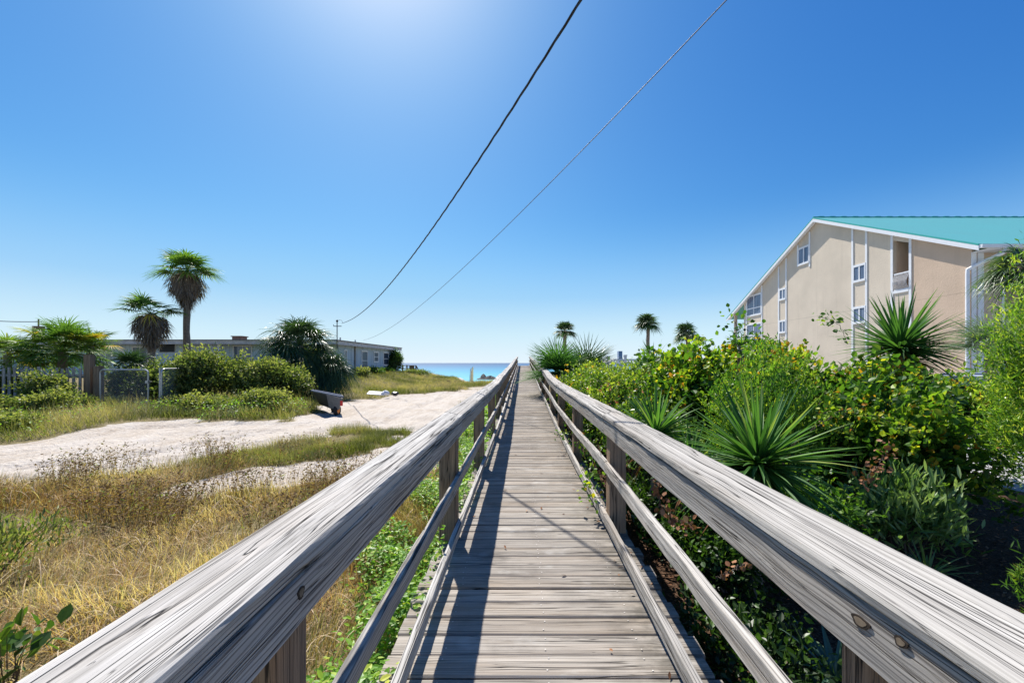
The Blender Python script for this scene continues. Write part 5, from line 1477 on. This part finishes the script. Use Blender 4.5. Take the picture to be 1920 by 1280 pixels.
# feather flag
Yg = 62.0; q = at(882, 720, Yg); g0 = gz(q.x, Yg)
fl = empty('feather_flag', (q.x, Yg, g0), 'tall pale yellow feather flag standing on the beach', 'flag')
b = MB(); tops = at(887.5, 687, Yg)
b.tube([(q.x - .15, Yg, g0), (q.x - .1, Yg, g0 + 1.2), (q.x, Yg, tops.z - .5), (tops.x, Yg, tops.z)], .025, 6); b.build('pole', M['black'], fl)
b = MB(); zz_ = np.linspace(at(0, 717, Yg).z, tops.z, 14); f = np.linspace(0, 1, 14)
xl = at(880.3, 0, Yg).x + .1 + .45 * f ** 3; xr = np.full(14, at(887.5, 0, Yg).x)
V = np.stack([np.stack([xl, np.full(14, Yg) + .02, zz_], -1), np.stack([(xl + xr) / 2, np.full(14, Yg) - .05, zz_], -1), np.stack([xr, np.full(14, Yg) + .02, zz_], -1)], 1)
b.grid(V); V2 = V.copy(); V2[:, :, 1] += .012; b.grid(V2[:, ::-1]); b.build('banner', M['flag'], fl)
b = MB()
for i in range(7):
    zc = zz_[0] + .25 + i * .29; xm = at(884, 0, Yg).x
    b.box((xm - .12, Yg - .075, zc), (xm + .12, Yg - .06, zc + .05)); b.box((xm - .12, Yg - .075, zc + .053), (xm - .07, Yg - .06, zc + .29))
b.build('lettering', plain('flag_print', (.45,.30,.22), .8), fl)
# dark sand-fence posts on the dune edge
sf = empty('sand_fence', (-7, 38.5, -.5), 'row of short dark posts along the dune edge below the sea', 'fence')
for i, px in enumerate((818, 822, 826.5, 831, 836, 841, 845, 849, 852.5, 857, 862, 866.5)):
    q = at(px, 713 + (i * 37 % 5) * .55, 38.5); b = MB(); w = .07 + .04 * (i % 3)
    b.box((q.x - w, 38.4, gz(q.x, 38.5) - .3), (q.x + w, 38.6, q.z)); b.build('post', M['post'], sf)
# rocks in the shallows
M['rock'] = plain('dark_rock', (.10,.095,.085), .9, bumps=1.0, bscale=4, var=.6)
Yr = 140.0
rk = MB()
def ridge(px0, px1, pyt, pyb, Y, mb_, seed):
    n = 26; a = at(px0, pyb, Y); c_ = at(px1, pyb, Y); xs_ = np.linspace(a.x, c_.x, n); h = at(0, pyt, Y).z - SEA
    hh = h * np.sin(np.linspace(0, math.pi, n)) ** .5 * (.55 + .75 * vnoise(xs_ * .7, xs_ * 0, seed)); V = np.zeros((n, 7, 3))
    for j, u in enumerate(np.linspace(-1, 1, 7)):
        V[:, j, 0] = xs_; V[:, j, 1] = Y + u * 2.2 + vnoise(xs_, xs_ * 0 + j, seed) * .6; V[:, j, 2] = SEA - .1 + hh * (1 - u * u) * (.8 + .4 * vnoise(xs_ * 2, xs_ * 0 + j * 3, seed + 1))
    mb_.grid(V)
ridge(893, 934, 704.5, 712, Yr, rk, 3); ridge(900, 912, 699, 712, Yr + 1.0, rk, 4)
tag(rk.build('rock_outcrop', M['rock'], smooth=False), 'long dark rock outcrop in the turquoise shallows', 'rocks')

# ------------------------------------------------------------------ white picket fence, tower, parked cars
Yw = 20.0
wf = empty('picket_fence', (5.5, Yw, -.2), 'white picket fence beyond the flowering shrubs', 'fence')
b = MB()
for px in np.arange(1146, 1262, 5.4):
    q = at(px, 675, Yw); b.box((q.x - .035, Yw, .0), (q.x + .035, Yw + .02, q.z))
b.build('pickets', M['whitevinyl'], wf)
b = MB(); a = at(1142, 672, Yw); c_ = at(1262, 672, Yw); b.box((a.x, Yw - .05, a.z - .12), (c_.x, Yw + .06, a.z - .02)); b.box((a.x, Yw + .023, .3), (c_.x, Yw + .06, .4)); b.build('rail', M['whitevinyl'], wf)
for px, py in ((1140, 669), (1172, 667), (1206, 668), (1240, 668)):
    q = at(px, py, Yw); b = MB(); b.box((q.x - .07, Yw - .08, -.3), (q.x + .07, Yw + .08, q.z)); b.box((q.x - .09, Yw - .1, q.z + .003), (q.x + .09, Yw + .1, q.z + .05)); b.build('post', M['whitevinyl'], wf)
# distant tower
Yt = 900.0; a = at(1160, 658, Yt); c_ = at(1167, 672, Yt)
tw = empty('apartment_tower', ((a.x + c_.x) / 2, Yt, -2), 'small distant apartment tower on the horizon above the white fence', 'building')
b = MB(); b.box((a.x, Yt, -5), (c_.x, Yt + 14, a.z)); b.build('wall', plain('tower_wall', (.42,.47,.54), .8), tw)
b = MB()
for i in range(6): zz = a.z - 2.0 - i * 2.9; b.box((a.x + .5, Yt - .1, zz), (c_.x - .5, Yt - .02, zz + 1.2))
b.build('window_band', M['glass'], tw)

def car(label, x, y, rot, col, seed, h=1.55, L=4.6, W=1.8):
    g0 = gz(x, y); root = empty('parked_car', (x, y, g0), label, 'car', 'cars in the parking lot'); root.rotation_euler = (0, 0, rot)
    m = plain('car_paint_%d' % seed, col, .25, .5, var=.05)
    def put(mb_, nm, mt, par=root):
        o = mb_.build(nm, mt); o.parent = par; return o
    # side profile extruded with tumblehome
    body = [(-.5,.32),(-.5,.72),(-.46,.86),(-.30,.92),(.28,.95),(.47,.86),(.5,.62),(.5,.32),(.38,.26),(-.38,.26)]
    b = MB(); ws = (-.5, -.47, 0, .47, .5); sc_ = (.93, 1, 1, 1, .93)
    V = np.zeros((len(ws), len(body) + 1, 3))
    for i, (w_, s_) in enumerate(zip(ws, sc_)):
        for j in range(len(body) + 1):
            px_, pz_ = body[j % len(body)]; V[i, j] = (px_ * L * (.985 if s_ < 1 else 1), w_ * W, .05 + pz_ * (h / 1.55) * (s_ if pz_ > .8 else 1))
    b.grid(V); n = len(body) + 1; b.f.append(np.array([np.arange(n - 1)])); b.f.append(np.array([(len(ws) - 1) * n + np.arange(n - 1)[::-1]]))
    put(b, 'body', m)
    cab = [(-.36,.93),(-.25,1.40),(-.12,1.50),(.14,1.50),(.27,1.38),(.40,.95)]
    b = MB(); V = np.zeros((2, len(cab), 3))
    for i, w_ in enumerate((-.44, .44)):
        for j, (px_, pz_) in enumerate(cab): V[i, j] = (px_ * L * .9, w_ * W * (1 if pz_ < 1 else .86), .05 + pz_ * h / 1.55)
    b.grid(V); b.f.append(np.array([np.arange(6)])); b.f.append(np.array([6 + np.arange(6)[::-1]])); put(b, 'glasshouse', M['glass'])
    b = MB(); b.box((-.12 * L, -.38 * W, .05 + 1.495 * h / 1.55), (.13 * L, .38 * W, .075 + 1.50 * h / 1.55)); put(b, 'roof_panel', m)
    for sx in (-.31, .31):
        for sy in (-.44, .44):
            b = MB(); b.tube([(sx * L, sy * W - .11, .33), (sx * L, sy * W + .11, .33)], .33, 18); wv_ = put(b, 'wheel', M['rubber'])
            b = MB(); b.tube([(sx * L, sy * W - .116, .33), (sx * L, sy * W + .116, .33)], .20, 12); put(b, 'rim', M['galv'], wv_)
    for sy in (-.36, .36):
        b = MB(); b.box((.485 * L, sy * W - .16, .68), (.505 * L, sy * W + .16, .80)); put(b, 'headlight', M['glass'])
car('white parked car half hidden behind the dark vine shrub', 11.3, 12.6, math.radians(8), (.62,.66,.72), 1)
car('silver parked car seen between the hedge and the feathery shrub', 16.3, 14.2, math.radians(95), (.42,.48,.58), 2)
car('blue-grey parked car deeper in the parking lot under the gable', 20.5, 18.2, math.radians(92), (.30,.38,.50), 3)
# white timber barrier with yellow top blocks
q = at(1838, 745, 8.6); bq = empty('white_barrier', (q.x, 8.6, gz(q.x, 8.6)), 'white board barrier with two yellow blocks beside the parking lot', 'barrier')
b = MB(); x0, x1 = at(1812, 0, 8.6).x, at(1862, 0, 8.6).x; b.box((x0, 8.5, q.z - .05), (x1, 8.75, q.z)); b.build('top_board', M['white'], bq)
for px in (1828, 1850):
    z_ = gz(at(px, 0, 8.6).x, 8.6); xx = at(px, 0, 8.6).x; b = MB(); b.box((xx - .06, 8.56, z_), (xx + .06, 8.7, q.z - .053)); b.build('leg', M['white'], bq)
M['yellow'] = plain('yellow_paint', (.72,.50,.06), .5)
for px in (1817, 1840):
    xx = at(px, 0, 8.6).x; b = MB(); b.tube([(xx, 8.62, q.z + .003), (xx, 8.62, q.z + .10), (xx, 8.62, q.z + .15)], [.07, .075, .03], 10); b.build('yellow_block', M['yellow'], bq)
